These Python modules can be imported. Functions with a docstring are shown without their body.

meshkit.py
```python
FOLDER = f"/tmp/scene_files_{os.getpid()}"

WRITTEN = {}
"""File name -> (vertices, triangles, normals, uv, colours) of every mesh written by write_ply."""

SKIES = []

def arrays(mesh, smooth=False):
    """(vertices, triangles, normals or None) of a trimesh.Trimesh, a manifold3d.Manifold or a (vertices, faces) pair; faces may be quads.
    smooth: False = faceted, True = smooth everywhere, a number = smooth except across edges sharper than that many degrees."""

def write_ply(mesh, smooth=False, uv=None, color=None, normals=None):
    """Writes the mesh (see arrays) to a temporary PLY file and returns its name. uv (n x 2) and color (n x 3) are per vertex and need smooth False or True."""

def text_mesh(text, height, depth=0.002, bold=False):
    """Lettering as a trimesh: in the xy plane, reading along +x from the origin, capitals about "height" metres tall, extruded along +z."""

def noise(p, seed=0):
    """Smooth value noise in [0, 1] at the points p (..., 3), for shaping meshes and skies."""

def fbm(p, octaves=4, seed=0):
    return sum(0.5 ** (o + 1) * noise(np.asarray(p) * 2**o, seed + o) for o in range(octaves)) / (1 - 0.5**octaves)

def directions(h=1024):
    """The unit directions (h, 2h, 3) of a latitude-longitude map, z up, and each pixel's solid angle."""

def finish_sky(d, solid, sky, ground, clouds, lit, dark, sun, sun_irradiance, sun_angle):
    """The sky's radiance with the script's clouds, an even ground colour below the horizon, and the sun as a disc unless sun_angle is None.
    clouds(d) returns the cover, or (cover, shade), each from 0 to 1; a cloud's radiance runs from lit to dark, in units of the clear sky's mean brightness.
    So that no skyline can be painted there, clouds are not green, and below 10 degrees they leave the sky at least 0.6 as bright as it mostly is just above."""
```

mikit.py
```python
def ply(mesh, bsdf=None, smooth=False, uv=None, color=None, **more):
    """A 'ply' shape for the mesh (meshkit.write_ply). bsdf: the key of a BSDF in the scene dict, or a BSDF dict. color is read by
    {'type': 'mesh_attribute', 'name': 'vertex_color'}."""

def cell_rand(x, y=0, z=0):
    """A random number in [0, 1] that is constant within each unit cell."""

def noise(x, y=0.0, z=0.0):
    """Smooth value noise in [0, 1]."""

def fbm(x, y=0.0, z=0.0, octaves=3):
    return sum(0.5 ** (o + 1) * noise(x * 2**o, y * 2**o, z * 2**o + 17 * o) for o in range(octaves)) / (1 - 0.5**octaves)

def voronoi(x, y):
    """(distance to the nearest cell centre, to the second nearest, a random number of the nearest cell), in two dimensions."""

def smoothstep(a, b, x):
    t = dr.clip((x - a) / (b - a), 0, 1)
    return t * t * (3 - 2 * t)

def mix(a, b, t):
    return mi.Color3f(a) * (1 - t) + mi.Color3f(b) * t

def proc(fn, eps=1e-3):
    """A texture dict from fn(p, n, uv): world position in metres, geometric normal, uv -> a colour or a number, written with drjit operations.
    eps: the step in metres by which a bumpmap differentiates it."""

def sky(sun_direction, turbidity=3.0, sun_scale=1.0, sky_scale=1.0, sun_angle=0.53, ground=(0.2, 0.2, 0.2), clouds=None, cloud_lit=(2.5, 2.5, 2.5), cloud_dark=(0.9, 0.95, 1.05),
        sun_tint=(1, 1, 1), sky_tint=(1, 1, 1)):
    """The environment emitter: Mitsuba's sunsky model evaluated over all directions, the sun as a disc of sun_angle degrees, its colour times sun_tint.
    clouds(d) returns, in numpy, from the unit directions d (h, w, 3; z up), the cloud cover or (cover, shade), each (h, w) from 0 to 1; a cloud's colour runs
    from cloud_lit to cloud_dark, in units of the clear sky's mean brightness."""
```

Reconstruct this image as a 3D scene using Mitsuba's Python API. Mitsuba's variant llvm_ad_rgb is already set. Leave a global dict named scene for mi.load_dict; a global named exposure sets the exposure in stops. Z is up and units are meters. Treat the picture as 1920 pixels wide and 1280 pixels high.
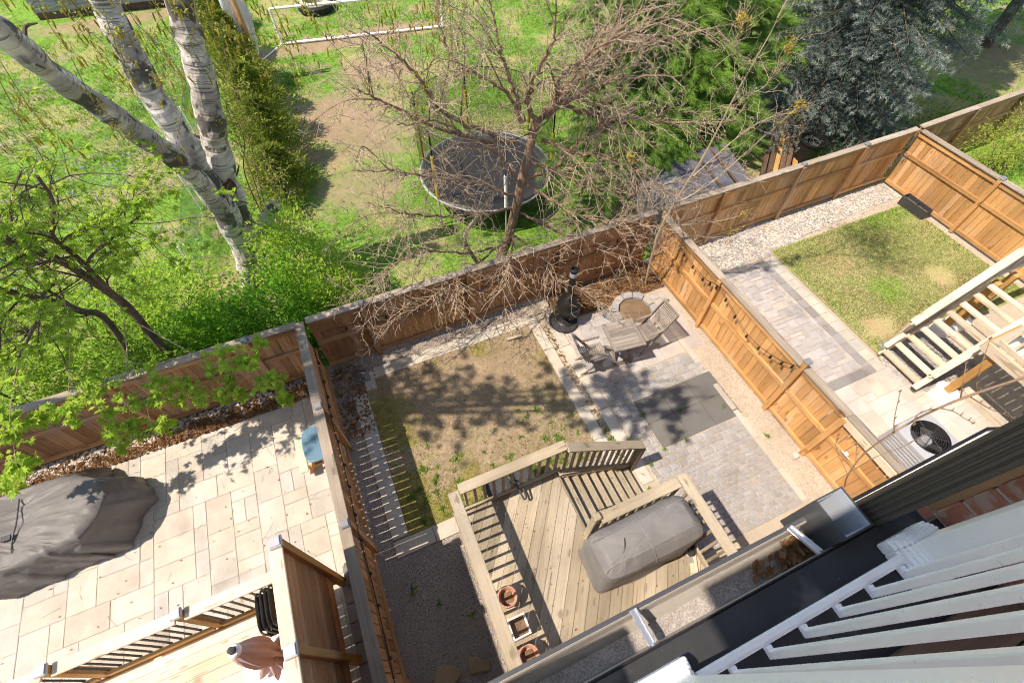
import math, random
import numpy as np
import drjit as dr
import mitsuba as mi
import mikit, meshkit
from mikit import noise, fbm, voronoi, cell_rand, smoothstep, mix

T = mi.ScalarTransform4f
scene, labels = {}, {}

# ---------------------------------------------------------------- camera, sky, exposure
EYE = (0.0, 0.0, 8.2)
YAW, PITCH, ROLL = math.radians(23.72), math.radians(54.91), math.radians(0.35)
fwd = np.array([math.sin(YAW) * math.cos(PITCH), math.cos(YAW) * math.cos(PITCH), -math.sin(PITCH)])
rgt = np.array([math.cos(YAW), -math.sin(YAW), 0.0])
upv = np.cross(rgt, fwd)
up2 = -math.sin(ROLL) * rgt + math.cos(ROLL) * upv
scene['camera'] = {'type': 'perspective', 'fov': 2 * math.degrees(math.atan(960 / 905.0)), 'fov_axis': 'x',
                   'near_clip': 0.05, 'far_clip': 400.0,
                   'to_world': T().look_at(origin=list(EYE), target=list(np.array(EYE) + fwd), up=list(up2))}
EL = math.radians(59.0)
scene['daylight'] = mikit.sky((-math.cos(EL), 0.03 * math.cos(EL), math.sin(EL)), turbidity=3, sun_tint=(0.985, 0.99, 1.03), clouds=lambda d: 0.28, cloud_lit=(2.5, 2.5, 2.55))
exposure = 2.25

# ---------------------------------------------------------------- naming
def numbered(key):
    if key not in scene and key not in labels:
        return key
    n = _count.get(key, 0)
    while True:
        n += 1
        k = '%s_%03d' % (key, n)
        if k not in scene and k not in labels:
            _count[key] = n
            return k
_count = {}

def thing(name, label, cat=None, group=None, kind=None):
    key = numbered(name)
    d = {'label': label}
    if cat: d['category'] = cat
    if group: d['group'] = group
    if kind: d['kind'] = kind
    labels[key] = d
    return key

def put(mesh, bsdf, name=None, parent=None, label=None, cat=None, group=None, kind=None, smooth=False):
    """One entry of the scene. mesh: M, or (v, f[, uv])."""
    v, f, uv = mesh.arrays() if isinstance(mesh, M) else (mesh if len(mesh) == 3 else (*mesh, None))
    key = (parent + '__' + name) if parent and name else (name or parent)
    if parent and not name:
        key = parent
    else:
        key = numbered(key)
    scene[key] = mikit.ply((v, f), bsdf, smooth=smooth, uv=uv if bsdf in UVMAT else None)
    d = {k: x for k, x in (('label', label), ('category', cat), ('group', group), ('kind', kind)) if x}
    if d:
        labels.setdefault(key, {}).update(d)
    return key

# ---------------------------------------------------------------- mesh builder
def code(pal, tone=None, rng=random):
    t = rng.randrange(16) if tone is None else int(tone)
    return 2.0 * (pal * 16 + t)

class M:
    def __init__(s):
        s.v, s.f, s.uv, s.n = [], [], [], 0
    def add(s, v, f, uv=None):
        v = np.asarray(v, float); f = np.asarray(f, int)
        if f.shape[1] == 4:
            f = np.vstack([f[:, [0, 1, 2]], f[:, [0, 2, 3]]])
        s.v.append(v); s.f.append(f + s.n)
        s.uv.append(np.zeros((len(v), 2)) if uv is None else np.asarray(uv, float)); s.n += len(v)
        return s
    def arrays(s):
        return np.vstack(s.v), np.vstack(s.f), np.vstack(s.uv)
    def bar(s, p0, p1, w, t, up=(0, 0, 1), c=0.0, bev=0.0, taper=1.0):
        """Box from p0 to p1; w across (perpendicular to up), t along up."""
        p0, p1, up = np.array(p0, float), np.array(p1, float), np.array(up, float)
        a = p1 - p0; L = np.linalg.norm(a); a /= L
        x = np.cross(a, up); x /= np.linalg.norm(x); y = np.cross(x, a)
        if bev <= 0:
            q = [(-1, -1), (1, -1), (1, 1), (-1, 1)]
            pts, uv = [], []
            off = random.random() * 20
            for e, p, k in ((0, p0, 1.0), (L, p1, taper)):
                for i, j in q:
                    pts.append(p + x * i * w / 2 * k + y * j * t / 2 * k)
                    uv.append((off + e + 0.01 * j, c + i * w / 2 + j * t * 0.5))
            f = [(0, 3, 2, 1), (4, 5, 6, 7), (0, 1, 5, 4), (1, 2, 6, 5), (2, 3, 7, 6), (3, 0, 4, 7)]
            return s.add(pts, f, uv)
        b = bev
        q = [(-1, -1, 1, 0), (-1, -1, 0, 1), (1, -1, 0, 1), (1, -1, -1, 0), (1, 1, -1, 0), (1, 1, 0, -1), (-1, 1, 0, -1), (-1, 1, 1, 0)]
        q = [(-1, -1, 0, 1), (-1, -1, 1, 0), (1, -1, -1, 0), (1, -1, 0, 1), (1, 1, 0, -1), (1, 1, -1, 0), (-1, 1, 1, 0), (-1, 1, 0, -1)]
        pts, uv = [], []
        off = random.random() * 20
        for p, e, sh in ((p0, 0, b), (p0, b, 0), (p1, L - b, 0), (p1, L, b)):
            base = p0 + a * e
            for i, j, di, dj in q:
                xx = i * (w / 2 - (sh if sh else 0)) + di * b * (0.6 if sh else 1)
                yy = j * (t / 2 - (sh if sh else 0)) + dj * b * (0.6 if sh else 1)
                pts.append(base + x * xx + y * yy); uv.append((off + e, c + xx + 0.5 * yy))
        f = []
        for r in range(3):
            for k in range(8):
                k2 = (k + 1) % 8
                f.append((r * 8 + k, r * 8 + k2, r * 8 + 8 + k2, r * 8 + 8 + k))
        tri = [(q4[0], q4[1], q4[2]) for q4 in f] + [(q4[0], q4[2], q4[3]) for q4 in f]
        tri += [(0, k + 1, k) for k in range(1, 7)] + [(24, 24 + k, 25 + k) for k in range(1, 7)]
        return s.add(pts, tri, uv)
    def box(s, x0, x1, y0, y1, z0, z1, c=0.0, bev=0.0):
        """Axis box; the grain runs along its longest side."""
        d = (x1 - x0, y1 - y0, z1 - z0); m = [(x0 + x1) / 2, (y0 + y1) / 2, (z0 + z1) / 2]
        k = int(np.argmax(d)); p0, p1 = list(m), list(m)
        p0[k] -= d[k] / 2; p1[k] += d[k] / 2
        if k == 2:
            return s.bar(p0, p1, d[0], d[1], (0, 1, 0), c, bev)
        return s.bar(p0, p1, d[1 - k] if k < 2 else d[0], d[2], (0, 0, 1), c, bev)
    def tile(s, poly, z0, z1, c=0.0, bev=0.012, bow=0.0):
        """A paving piece: polygon outline (ccw), arrises eased."""
        P = np.asarray(poly, float); n = len(P); m = P.mean(0)
        d = P - m; r = np.linalg.norm(d, axis=1, keepdims=True)
        I = m + d * (1 - bev / np.maximum(r, 1e-6) * 1.3)
        z1s = z1 + (np.random.rand(n) - .5) * bow
        v = np.vstack([np.c_[P, np.full(n, z0)], np.c_[P, z1s - bev * .7], np.c_[I, z1s]])
        f = []
        for k in range(n):
            k2 = (k + 1) % n
            f += [(k, k2, n + k2), (k, n + k2, n + k), (n + k, n + k2, 2 * n + k2), (n + k, 2 * n + k2, 2 * n + k)]
        f += [(2 * n, 2 * n + k, 2 * n + k + 1) for k in range(1, n - 1)]
        off = np.random.rand() * 20
        loc = np.vstack([P, P, I]) - m
        return s.add(v, f, np.c_[off + loc[:, 0], c + np.clip(loc[:, 1], -.9, .9)])
    def tube(s, pts, rad, n=6, c=0.0, cap=True):
        p = np.asarray(pts, float); r = np.broadcast_to(np.asarray(rad, float), (len(p),))
        t = np.gradient(p, axis=0); t /= np.linalg.norm(t, axis=1, keepdims=True) + 1e-12
        ref = np.array([0.31, 0.17, 0.93]) if abs(t[0] @ np.array([0.31, 0.17, 0.93])) < .9 else np.array([1.0, 0, 0])
        x = np.cross(t, ref); x /= np.linalg.norm(x, axis=1, keepdims=True) + 1e-12
        y = np.cross(t, x)
        a = np.arange(n) * 2 * np.pi / n
        v = (p[:, None] + r[:, None, None] * (np.cos(a)[None, :, None] * x[:, None] + np.sin(a)[None, :, None] * y[:, None])).reshape(-1, 3)
        L = np.r_[0, np.cumsum(np.linalg.norm(np.diff(p, axis=0), axis=1))]
        uv = np.stack([np.repeat(L, n) + random.random() * 9, c + np.tile(np.cos(a), len(p)) * np.repeat(np.minimum(r, .8), n)], 1)
        i = np.arange(len(p) - 1)[:, None] * n; k = np.arange(n)[None]; k2 = (k + 1) % n
        q = np.stack([i + k, i + k2, i + n + k2, i + n + k], -1).reshape(-1, 4)
        f = np.vstack([q[:, [0, 2, 1]], q[:, [0, 3, 2]]])
        if cap:
            e = (len(p) - 1) * n
            f = np.vstack([f, [[0, k, k + 1] for k in range(1, n - 1)], [[e, e + k + 1, e + k] for k in range(1, n - 1)]])
        return s.add(v, f, uv)
    def lathe(s, prof, centre=(0, 0, 0), n=24, c=0.0, axis=None, squash=1.0):
        """Profile [(r, z)] turned round z."""
        pr = np.asarray(prof, float); a = np.arange(n) * 2 * np.pi / n
        v = np.stack([pr[:, :1] * np.cos(a), pr[:, :1] * np.sin(a) * squash, np.repeat(pr[:, 1:], n, 1)], -1).reshape(-1, 3) + np.asarray(centre, float)
        i = np.arange(len(pr) - 1)[:, None] * n; k = np.arange(n)[None]; k2 = (k + 1) % n
        q = np.stack([i + k, i + k2, i + n + k2, i + n + k], -1).reshape(-1, 4)
        return s.add(v, q, np.c_[np.repeat(np.arange(len(pr)) * .1, n), c + np.tile(np.cos(a) * .3, len(pr))])
    def sheet(s, P, c=0.0, world=True):
        """A flat polygon (ccw, 3-d points), fan."""
        P = np.asarray(P, float)
        return s.add(P, [(0, k, k + 1) for k in range(1, len(P) - 1)], np.c_[P[:, 0], np.full(len(P), c)])

def rot(v, ang):
    c_, s_ = math.cos(ang), math.sin(ang)
    v = np.asarray(v, float); o = v.copy()
    o[..., 0] = c_ * v[..., 0] - s_ * v[..., 1]; o[..., 1] = s_ * v[..., 0] + c_ * v[..., 1]
    return o

def moved(m, loc=(0, 0, 0), ang=0.0):
    """Turns and shifts a whole builder."""
    o = M()
    v, f, uv = m.arrays()
    return o.add(rot(v, ang) + np.asarray(loc, float), f, uv)

def lerp(a, b, t):
    return np.asarray(a, float) * (1 - t) + np.asarray(b, float) * t

def curve(pts, n=14):
    """A smooth line through the points (Catmull-Rom)."""
    p = np.asarray(pts, float)
    if len(p) == 2: return np.linspace(p[0], p[1], n)
    p = np.vstack([2 * p[0] - p[1], p, 2 * p[-1] - p[-2]])
    out = []
    for i in range(1, len(p) - 2):
        m = max(3, int(round(n / (len(p) - 3))))
        t = np.linspace(0, 1, m, endpoint=(i == len(p) - 3))[:, None]
        a, b, c_, d = p[i - 1], p[i], p[i + 1], p[i + 2]
        out.append(.5 * (2 * b + (c_ - a) * t + (2 * a - 5 * b + 4 * c_ - d) * t ** 2 + (3 * b - a - 3 * c_ + d) * t ** 3))
    return np.vstack(out)

# ---------------------------------------------------------------- materials
def pick(k, cols):
    r = mi.Color3f(cols[-1])
    for i in range(len(cols) - 2, -1, -1):
        r = dr.select(k < i + .5, mi.Color3f(cols[i]), r)
    return r

def decode(uv):
    k = dr.floor((uv.y + 1) / 2)
    pal = dr.floor(k / 16)
    return pal, (k - pal * 16) / 15, uv.y - 2 * k

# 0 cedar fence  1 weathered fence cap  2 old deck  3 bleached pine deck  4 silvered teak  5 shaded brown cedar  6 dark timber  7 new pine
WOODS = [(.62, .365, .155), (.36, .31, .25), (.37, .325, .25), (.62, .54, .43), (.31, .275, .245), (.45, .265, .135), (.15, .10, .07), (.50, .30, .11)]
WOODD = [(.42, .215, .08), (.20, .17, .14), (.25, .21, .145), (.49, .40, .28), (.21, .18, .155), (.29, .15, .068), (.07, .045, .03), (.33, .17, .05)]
def wood_fn(p, n, uv):
    pal, tone, w = decode(uv)
    u = uv.x
    g = fbm(u * 2.2 + tone * 31, w * 70, pal, 3)
    st = noise(u * .9 + tone * 57, w * 16 + tone * 9, 3)
    kn = noise(u * 4 + tone * 91, w * 22 + tone * 17, 7)
    a = pick(pal, WOODS); b = pick(pal, WOODD)
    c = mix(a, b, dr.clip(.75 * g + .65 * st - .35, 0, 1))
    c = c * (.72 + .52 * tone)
    c = mix(c, b * .6, smoothstep(.86, .95, kn) * .7)
    blot = noise(p.x * 3.1, p.y * 3.1, p.z * 2.3)
    grey = smoothstep(.5, .8, fbm(p.x * 1.3 + 5, p.y * 1.3, p.z * 1.1, 3) + .25 * (tone - .5))
    lum = dr.mean(c) if False else (c.x + c.y + c.z) / 3
    c = mix(c, mi.Color3f(lum * 1.06, lum, lum * .90), grey * .34)
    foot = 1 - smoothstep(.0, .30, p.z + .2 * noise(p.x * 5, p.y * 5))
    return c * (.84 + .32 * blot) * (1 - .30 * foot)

# 0 cream patio 1 grey cobble 2 curb concrete 3 charcoal slab 4 walkway grey 5 flagstone 6 old brick 7 mortar/white concrete 8 dark edging
STONES = [(.49, .46, .42), (.31, .31, .325), (.47, .44, .385), (.15, .147, .142), (.40, .375, .365), (.33, .27, .17), (.34, .15, .10), (.50, .47, .43), (.27, .26, .26)]
def stone_fn(p, n, uv):
    pal, tone, w = decode(uv)
    c = pick(pal, STONES)
    f1 = fbm(p.x * 5, p.y * 5, p.z * 5 + pal * 3, 3)
    f2 = noise(p.x * 90, p.y * 90, p.z * 90)
    f3 = noise(uv.x * 2.4 + tone * 43, w * 2.4)
    warm = cell_rand(tone * 15 + .5, pal, 5) - .5
    c = c * (.88 + .20 * tone) * (.80 + .30 * f1 + .14 * f2) * mi.Color3f(1 + .10 * warm, 1 + .01 * warm, 1 - .10 * warm)
    red = (pal > 5.5) & (pal < 6.5)
    lime = smoothstep(.48, .70, fbm(p.x * 22, p.y * 22, p.z * 22, 3))
    c = dr.select(red, mix(c, (.44, .34, .28), lime * .75), c)
    st = smoothstep(.62, .8, fbm(p.x * 1.7 + 4, p.y * 1.7, 2, 3))
    return mix(c, c * .70, st * .55 + smoothstep(.45, .7, f3) * .12)

# leaf palettes (reflectance, thin)
LEAFA = [(.26, .44, .045), (.10, .29, .025), (.40, .33, .05), (.13, .29, .05), (.125, .17, .165), (.075, .135, .025), (.17, .21, .03),
         (.30, .36, .34), (.30, .40, .06), (.095, .20, .026), (.27, .155, .075), (.13, .26, .035), (.36, .27, .19), (.42, .33, .05), (.29, .27, .125), (.34, .34, .48)]
LEAFB = [(.46, .62, .10), (.24, .50, .05), (.56, .48, .10), (.34, .52, .12), (.27, .33, .31), (.16, .24, .045), (.30, .34, .06),
         (.52, .58, .54), (.46, .54, .12), (.23, .37, .06), (.42, .27, .15), (.27, .43, .075), (.58, .47, .36), (.56, .44, .10), (.44, .42, .23), (.52, .52, .66)]
def leaf_fn(p, n, uv):
    pal, tone, w = decode(uv)
    return mix(pick(pal, LEAFA), pick(pal, LEAFB), tone) * (.85 + .3 * noise(p.x * 2, p.y * 2, p.z * 2))

# 0 birch 1 bare brown 2 dark maple 3 red twig
def bark_fn(p, n, uv):
    pal, tone, w = decode(uv)
    ring = fbm(uv.x * 22 + 2 * fbm(uv.x * 3, w * 6, 11, 2), w * 6 + 2, 1, 3)
    big = fbm(uv.x * 3.4 + 3, w * 4.5, 5, 4)
    fine = noise(uv.x * 75, w * 7, 2)
    b = mix((.70, .68, .66), (.36, .335, .32), smoothstep(.35, .75, ring) * .75)
    b = mix(b, (.17, .15, .138), smoothstep(.42, .60, fbm(uv.x * 1.6, w * 3, 9, 3)) * .55)
    b = mix(b, (.055, .05, .046), smoothstep(.545, .63, big) * .82)
    b = mix(b, (.06, .055, .05), smoothstep(.74, .86, fine) * .75)
    g = fbm(uv.x * 6, w * 40, 3, 3)
    br = mix((.50, .415, .315), (.27, .205, .15), g)
    dk = mix((.17, .135, .105), (.06, .048, .04), g)
    rd = mix((.33, .235, .165), (.16, .105, .072), g)
    return dr.select(pal < .5, b, dr.select(pal < 1.5, br, dr.select(pal < 2.5, dk, rd))) * (.85 + .3 * tone)

def blob(p, x, y, rx, ry, soft=.5):
    d = dr.sqrt(dr.square((p.x - x) / rx) + dr.square((p.y - y) / ry)) + (fbm(p.x * 1.3, p.y * 1.3, x, 3) - .5) * 1.1
    return 1 - smoothstep(1 - soft, 1 + soft * .4, d)

def rear_fn(p, n, uv):
    a = fbm(p.x * .5, p.y * .5, 1, 4); b = fbm(p.x * 4, p.y * 4, 2, 3); c3 = noise(p.x * 30, p.y * 30)
    g = mix((.075, .165, .02), (.155, .28, .045), a * .6 + b * .5)
    g = g * (.5 + .6 * c3 + .45 * noise(p.x * 9, p.y * 9, 3))
    straw = smoothstep(.5, .72, fbm(p.x * 1.1 + 9, p.y * 1.1, 4, 3))
    g = mix(g, (.33, .30, .14), straw * .7)
    g = mix(g, (.30, .235, .17), smoothstep(.60, .78, fbm(p.x * 2.6 + 1, p.y * 2.6, 12, 3)) * .6)
    soil = mix((.34, .255, .19), (.235, .165, .12), b)
    m = dr.maximum(blob(p, .9, 14.6, 2.0, 2.6), dr.maximum(blob(p, 2.6, 17.5, 1.5, 1.3), blob(p, 2.0, 20.2, 4.2, .7)))
    m = dr.maximum(m, .75 * blob(p, .6, 11.6, 1.3, 1.2))
    m = dr.maximum(m, .7 * blob(p, 22.5, 10.0, 2.4, 2.2)); m = dr.maximum(m, .8 * blob(p, 8.6, 7.6, 3.2, 1.4)); m = dr.maximum(m, .8 * blob(p, -2.4, 8.9, 1.3, 1.0))
    m = dr.maximum(m, .8 * blob(p, -5.6, 25.2, 3.6, .8))
    return mix(g, soil, m * .85)

def soil_fn(p, n, uv):
    a = fbm(p.x * 2.2, p.y * 2.2, 1, 4); b = noise(p.x * 45, p.y * 45); c3 = noise(p.x * 140, p.y * 140)
    s = mix((.19, .145, .095), (.355, .285, .20), a * .65 + b * .35) * (.60 + .5 * c3 + .3 * noise(p.x * 22, p.y * 22, 5))
    near = 1 - smoothstep(2.3, 3.9, p.y + .55 * (p.x - .3) * (p.x > .3))
    left = 1 - smoothstep(-.5, .15, p.x)
    m = smoothstep(.40, .74, fbm(p.x * 1.9 + 7, p.y * 1.9, 3, 4) + .30 * near + .26 * left - .17 + .30 * (fbm(p.x * 11, p.y * 11, 8, 3) - .5))
    moss = mix((.12, .11, .018), (.26, .25, .04), noise(p.x * 18, p.y * 18)) * (.5 + .8 * c3)
    return mix(s, moss, m * .75)

def gravel_fn(p, n, uv):
    f, s2, r = voronoi(p.x * 55, p.y * 55)
    return mix((.27, .23, .20), (.50, .44, .39), r) * smoothstep(.0, .35, s2 - f + .08) * (.75 + .5 * fbm(p.x * 1.5, p.y * 1.5, 6, 3))

def palegravel_fn(p, n, uv):
    f, s2, r = voronoi(p.x * 50, p.y * 50)
    return mix((.36, .30, .235), (.60, .53, .44), r) * smoothstep(-.05, .3, s2 - f + .1) * (.8 + .35 * fbm(p.x * 2, p.y * 2, 6, 3))

def dirt_fn(p, n, uv):
    a = fbm(p.x * 3, p.y * 3, 1, 3); b = noise(p.x * 60, p.y * 60)
    return mix((.11, .075, .05), (.25, .175, .115), a * .6 + b * .4)

def sand_fn(p, n, uv):
    a = fbm(p.x * 3, p.y * 3, 1, 3); b = noise(p.x * 120, p.y * 120)
    return mix((.34, .295, .235), (.48, .43, .35), a * .6 + b * .4)

def rlawn_fn(p, n, uv):
    a = fbm(p.x * 1.2, p.y * 1.2, 1, 4); b = noise(p.x * 26, p.y * 26); c3 = noise(p.x * 80, p.y * 80)
    g = mix((.40, .36, .19), (.24, .31, .085), a * 1.1 + .35 * b - .25) * (.62 + .7 * c3)
    br = .8 * smoothstep(.35, .95, blob(p, 10.6, 3.3, .8, .5, 1.0) + 1.1 * (fbm(p.x * 7, p.y * 7, 4, 3) - .5)) + .7 * blob(p, 12.6, 5.2, 1.3, .5, .8)
    g = mix(g, (.17, .31, .035), dr.clip(br, 0, 1) * .8)
    return mix(g, (.40, .30, .18), dr.clip(.5 * blob(p, 9.6, 2.5, .7, .4, 1.0) + .5 * blob(p, 12.1, 3.1, .5, .4, 1.0) + .7 * smoothstep(.55, .75, fbm(p.x * 2.2, p.y * 2.2, 14, 4)) - .15, 0, 1) * .9)

def membrane_fn(p, n, uv):
    a = fbm(p.x * 6, p.y * 6, 1, 4); d = noise(p.x * 70, p.y * 70, p.z * 40)
    c = mix((.012, .013, .016), (.035, .038, .044), a)
    c = mix(c, (.20, .20, .20), smoothstep(.62, .85, fbm(p.x * 9 + 3, p.y * 9, 4, 3)) * .35)
    return mix(c, (.5, .48, .45), smoothstep(.88, .94, d) * .7)

def grit_fn(p, n, uv):
    a = fbm(p.x * 14, p.y * 14, 1, 3); d = noise(p.x * 260, p.y * 260)
    return mix((.10, .09, .085), (.50, .46, .43), dr.clip(a * .5 + d * .6 - .05, 0, 1))

def cover_fn(p, n, uv):
    a = fbm(p.x * 3, p.y * 3, p.z * 3, 3); d = noise(p.x * 8, p.y * 8, p.z * 5)
    return mi.Color3f(.170, .170, .174) * (.78 + .3 * a + .16 * d)

def tarp_fn(p, n, uv):
    a = fbm(p.x * 2.2, p.y * 2.2, p.z * 2, 3)
    return mi.Color3f(.150, .146, .147) * (.78 + .44 * a)

def terra_fn(p, n, uv):
    a = fbm(p.x * 14, p.y * 14, p.z * 14, 3)
    return mix((.40, .19, .12), (.50, .32, .25), a)

def white_fn(p, n, uv):
    a = fbm(p.x * 9, p.y * 9, p.z * 9, 3); d = noise(p.x * 70, p.y * 70, p.z * 70)
    c = mi.Color3f(.86, .86, .865) * (.95 + .07 * a)
    return mix(c, (.45, .42, .38), smoothstep(.90, .97, d) * .35)

def mat(key, col, rough=.6, metallic=0.0, spec=.4, **kw):
    c = mikit.proc(col) if callable(col) else {'type': 'rgb', 'value': list(col)}
    scene[key] = {'type': 'twosided', 'bsdf': {'type': 'principled', 'base_color': c, 'roughness': rough, 'metallic': metallic, 'specular': spec, **kw}}

UVMAT = {'m_wood', 'm_stone', 'm_leaf', 'm_bark'}
mat('m_wood', wood_fn, .75, spec=.25)
mat('m_stone', stone_fn, .85, spec=.2)
mat('m_bark', bark_fn, .85, spec=.2)
scene['m_leaf'] = {'type': 'principledthin', 'base_color': mikit.proc(leaf_fn), 'roughness': .5, 'diff_trans': .9, 'spec_trans': 0.0}
for k_, f_ in (('rear', rear_fn), ('soil', soil_fn), ('gravel', gravel_fn), ('palegravel', palegravel_fn), ('dirt', dirt_fn), ('sand', sand_fn), ('rlawn', rlawn_fn), ('grit', grit_fn)):
    mat('m_' + k_, f_, .95, spec=.1)
mat('m_membrane', membrane_fn, .6, spec=.4)
mat('m_cover', cover_fn, .55, spec=.4)
mat('m_tarp', tarp_fn, .55, spec=.4)
mat('m_terra', terra_fn, .85, spec=.15)
mat('m_white', white_fn, .35, spec=.5)
mat('m_black', (.012, .012, .013), .45)
mat('m_darkgrey', (.045, .047, .052), .5)
mat('m_capgrey', (.20, .21, .23), .35, spec=.5)
mat('m_greymetal', (.36, .38, .42), .35, spec=.6)
mat('m_gutter', (.33, .31, .285), .4, spec=.5)
mat('m_gutterdark', (.055, .06, .07), .35, spec=.5)
mat('m_boxin', (.40, .45, .52), .4, spec=.5)
mat('m_brownmetal', (.075, .068, .056), .4, spec=.5)
mat('m_galv', (.62, .63, .65), .3, metallic=.85)
mat('m_blue', (.10, .20, .30), .45)
mat('m_mint', (.42, .55, .42), .45)
mat('m_pink', (.43, .33, .335), .9, spec=.1)
mat('m_yellow', (.46, .36, .03), .6)
mat('m_trampoline', (.03, .031, .035), .6)
mat('m_slate', (.115, .12, .15), .6)
mat('m_siding', (.30, .31, .33), .6)
mat('m_red', (.45, .03, .02), .5)
mat('m_paper', (.75, .75, .74), .6)
mat('m_tyre', (.02, .02, .02), .8)
scene['m_net'] = {'type': 'mask', 'opacity': .34, 'bsdf': {'type': 'twosided', 'bsdf': {'type': 'diffuse', 'reflectance': {'type': 'rgb', 'value': [.03, .035, .03]}}}}
scene['m_greennet'] = {'type': 'mask', 'opacity': .30, 'bsdf': {'type': 'twosided', 'bsdf': {'type': 'diffuse', 'reflectance': {'type': 'rgb', 'value': [.20, .40, .30]}}}}

random.seed(7); np.random.seed(7)
rng = np.random.default_rng(11)

# ---------------------------------------------------------------- ground sheets
def ground(name, mesh, bsdf, **kw):
    return put(mesh, bsdf, name, kind='structure', **kw)

def grid(x0, x1, y0, y1, z, step, amp=0.0, fr=2.0, fade=.15):
    nx, ny = max(2, int((x1 - x0) / step)), max(2, int((y1 - y0) / step))
    X, Y = np.meshgrid(np.linspace(x0, x1, nx), np.linspace(y0, y1, ny))
    h = (meshkit.fbm(np.stack([X * fr, Y * fr, X * 0], -1), 4) - .5) * 2 * amp
    edge = np.minimum(np.minimum(X - x0, x1 - X), np.minimum(Y - y0, y1 - Y))
    h = h * np.clip(edge / fade, 0, 1)
    v = np.stack([X, Y, z + h], -1).reshape(-1, 3)
    i = (np.arange(ny - 1)[:, None] * nx + np.arange(nx - 1)[None]).ravel()
    return M().add(v, np.stack([i, i + 1, i + nx + 1, i + nx], 1))

def flat(x0, x1, y0, y1, z):
    return M().sheet([(x0, y0, z), (x1, y0, z), (x1, y1, z), (x0, y1, z)])

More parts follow.
